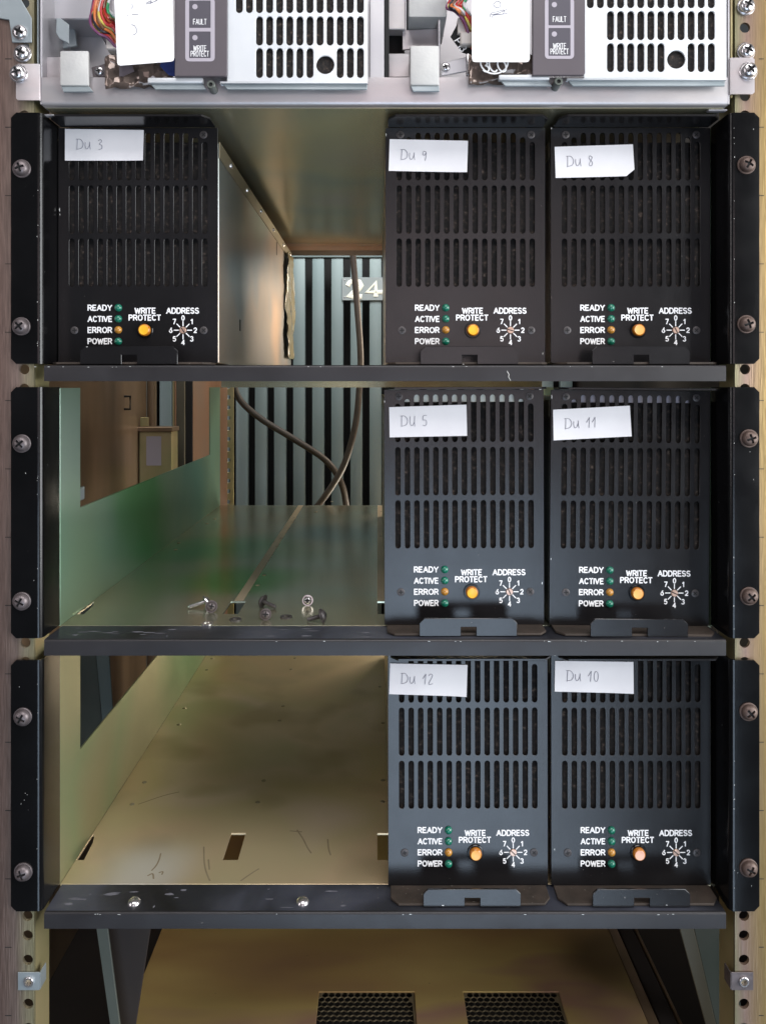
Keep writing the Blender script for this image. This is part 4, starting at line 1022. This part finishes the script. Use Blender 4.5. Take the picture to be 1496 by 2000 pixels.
    G().plate([(X(bx0+1, yk), Z(by1+8.2, yk)), (X(bx1, yk), Z(by1+8.2, yk)), (X(bx1+(8 if A else 0), yk), Z(by1+19, yk)), (X(bx0+6, yk), Z(by1+19, yk))], [], 1.6, front(yk+1.2, 1.6), .3).make('bracket_foot', M['bluegrey'], d)
    if A:
        y2 = 30
        G().box(X(84, 20), X(180, 20), 20, 60, Z(37, 20), 300, .8).make('upper_block', M['silver'], d)
        G().plate([(X(84, 34), Z(60, 34)), (X(145, 34), Z(48, 34)), (X(150, 34), Z(88, 34)), (X(84, 34), Z(100, 34))], [], 2, front(34, 2), .3).make('hinge_plate', M['bluegrey'], d)
        G().plate([(X(110, 5), Z(34, 5)), (X(118, 5), Z(34, 5)), (X(134, 5), Z(46, 5)), (X(134, 5), Z(84, 5)), (X(116, 5), Z(74, 5)), (X(109, 5), Z(62, 5))], [], 1.6, front(5, 1.6), .4).make('hook_plate', M['bluegrey'], d)
        G().plate([(X(135, 46), Z(150, 46)), (X(135, 46), Z(56, 46)), (X(190, 46), Z(56, 46)), (X(222, 46), Z(116, 46)), (X(186, 46), Z(132, 46)), (X(186, 46), Z(150, 46))], [], 2, front(46, 2), .3).make('inner_plate', M['silver'], d)
        G().plate(rect(X(86, 8), Z(152, 8), X(118, 8), Z(110, 8)), [], 2, front(8, 2), .3).make('base_block', M['pinkzinc'], d)
        G().plate([(X(178, 2), Z(130, 2)), (X(232, 2), Z(116, 2)), (X(234, 2), Z(146, 2)), (X(182, 2), Z(151, 2))], [], 1.5, front(2, 1.5), .4).make('clamp_strap', M['screw_grey'], d)
        sm = inst(SMALL, 'small_screw', d, (X(194, 2), 2, Z(138, 2))); inst(SMX, 'cross_recess', sm, (X(194, 2), 2, Z(138, 2)))
    else:
        G().box(X(798, 8), X(873, 8), 8, 50, Z(32, 8), 300, 1.2, 2).make('upper_block', M['cast'], d)
        G().box(X(754, 20), X(792, 20), 20, 30, Z(56, 20), 300, .5).make('edge_block', M['pinkzinc'], d)
        G().plate([(X(786, 24), Z(96, 24)), (X(786, 24), Z(58, 24)), (X(857, 24), Z(54, 24)), (X(857, 24), Z(90, 24))], [], 1.6, front(24, 1.6), .3).make('hinge_plate', M['pinkzinc'], d)
        G().box(X(856, 10), X(860, 10), 10, 40, Z(150, 10), Z(36, 10), .3).make('fin', M['silver'], d)
        G().box(X(755, 12), X(800, 12), 12, 22, Z(150, 12), Z(103, 12), .5).make('base_block', M['pinkzinc'], d)
        G().box(X(755, 40), X(790, 40), 40, 60, Z(104, 40), Z(54, 40)).make('dark_opening', M['deep'], d)
        G().plate([(X(862, 2), Z(122, 2)), (X(910, 2), Z(110, 2)), (X(912, 2), Z(138, 2)), (X(862, 2), Z(147, 2))], [], 1.5, front(2, 1.5), .4).make('clamp_strap', M['silver'], d)
        G().box(X(911, 0), X(920, 0), 0, 4, Z(146, 0), Z(100, 0), 1, 2).make('clamp_post', M['chrome'], d)
        sm = inst(SMALL, 'small_screw', d, (X(870, 2), 2, Z(130, 2))); inst(SMX, 'cross_recess', sm, (X(870, 2), 2, Z(130, 2)))
        ln, wd = text_lines('P13', 0, 0, 4.2, sp=.25)
        g = G(); ca, sa = math.cos(R(-58)), math.sin(R(-58))
        strokes(g, [[(p[0]*ca-p[1]*sa, p[0]*sa+p[1]*ca) for p in q] for q in ln], .34, -1.2, (X(893, -1), Z(76, -1)))
        g.make('lettering', M['white'], d)
        G().plate([(X(880, 0), Z(70, 0)), (X(896, 0), Z(40, 0)), (X(922, 0), Z(75, 0)), (X(922, 0), Z(108, 0)), (X(902, 0), Z(100, 0))], [], 1.2, front(0, 1.2), .3).make('cable_tag', M['dark'], d)
    # connector and wires
    if A: G().box(X(207, -2), X(230, -2), -2, 8, Z(95, -2), Z(46, -2), .6).make('connector', M['connector'], d)
    else:
        G().box(X(894, -3), X(912, -3), -3, 6, Z(64, -3), Z(33, -3), .5).make('connector', M['connector'], d)
        G().box(X(899, -3), X(922, -3), -4.5, 5, Z(88, -3), Z(62, -3), .8).make('connector', M['connector'], d)
    names = ['violet', 'brown', 'red', 'black', 'red', 'white', 'brown', 'orange', 'yellow', 'white', 'green', 'orange', 'brown', 'red']
    names += ['yellow', 'brown', 'orange', 'red']
    if A:
        outer = [(190, -25), (181, 12), (178, 42), (190, 64), (212, 72), (229, 94)]; inner = [(224, -25), (214, -2), (211, 14), (218, 28), (226, 38), (233, 58)]
    else:
        outer = [(893, -25), (880, -2), (871, 15), (888, 20), (908, 48), (923, 98)]; inner = [(926, -25), (912, -3), (905, 7), (912, 18), (919, 30), (926, 50)]
    for k, nme in enumerate(names):
        t = ((k*7) % len(names))/(len(names)-1)
        jx = lambda a: random.uniform(-a, a)
        pts = [(a[0]+(b[0]-a[0])*t+jx(2), (2, 0, -4, -6, -4, 0)[i]+jx(2.5), a[1]+(b[1]-a[1])*t+jx(2)) for i, (a, b) in enumerate(zip(outer, inner))]
        G().tube(smooth([(X(a, y), y, Z(b, y)) for a, y, b in pts], 6), .9, 7).make('wire', M['wire_'+nme], d)
    return d
silver_drive(0, 'silver disk drive at the top left beside a blank white card')
silver_drive(1, 'silver disk drive at the top right with the P13 connector tag')

def white_card(corners, label, marks, yb):
    P = [(X(a, yb), Z(b, yb)) for a, b in corners]
    tl, tr, br, bl = P; r = 2
    out = [tl, tr]+[(br[0], br[1]+r), (br[0]-.6, br[1]+.5), (br[0]-r, br[1])]+[(bl[0]+r, bl[1]), (bl[0]+.5, bl[1]+.5), (bl[0], bl[1]+r)]
    cx = (bl[0]+br[0])/2
    o = G().plate(out[::-1], [], .3, front(yb, .3)).make('paper_card', M['card'], None, (cx, yb, bl[1]))
    tag(o, label, 'card', 'white cards on the silver drives')
    g = G()
    for pl in marks: g.tube(smooth([(X(a, yb), yb-.12, Z(b, yb)) for a, b in pl], 4), .2, 5)
    g.make('handwriting', M['ink'], o)
white_card([(222, -30), (336, -30), (340, 119), (229, 127)], 'white card with an upended circle and dash covering the left silver drive',
           [[(257, 47), (263, 49), (267, 56), (266, 64), (259, 68)], [(258, 27), (270, 27)], [(258, 6), (259, 12), (257, 16)], [(249, 29.5), (251, 29)],
            [(286, 5), (296, 0), (293, 6), (303, 1), (308, -2)], [(286, 7), (308, 0)]], -13)
white_card([(921, -30), (1034, -30), (1034.5, 120), (922, 120)], 'white card with a small circle and crossed out scribble on the right silver drive',
           [[(964, 7), (970, 1), (977, 4), (977, 11), (970, 14), (964, 9), (964, 7)], [(957, 32), (960, 24), (970, 22), (984, 18), (982, 26), (968, 27), (962, 30), (960, 36)], [(957, 27), (972, 25), (990, 17)], [(962, 29), (978, 27), (991, 25)]], -13)

print('objects', len(bpy.data.objects))
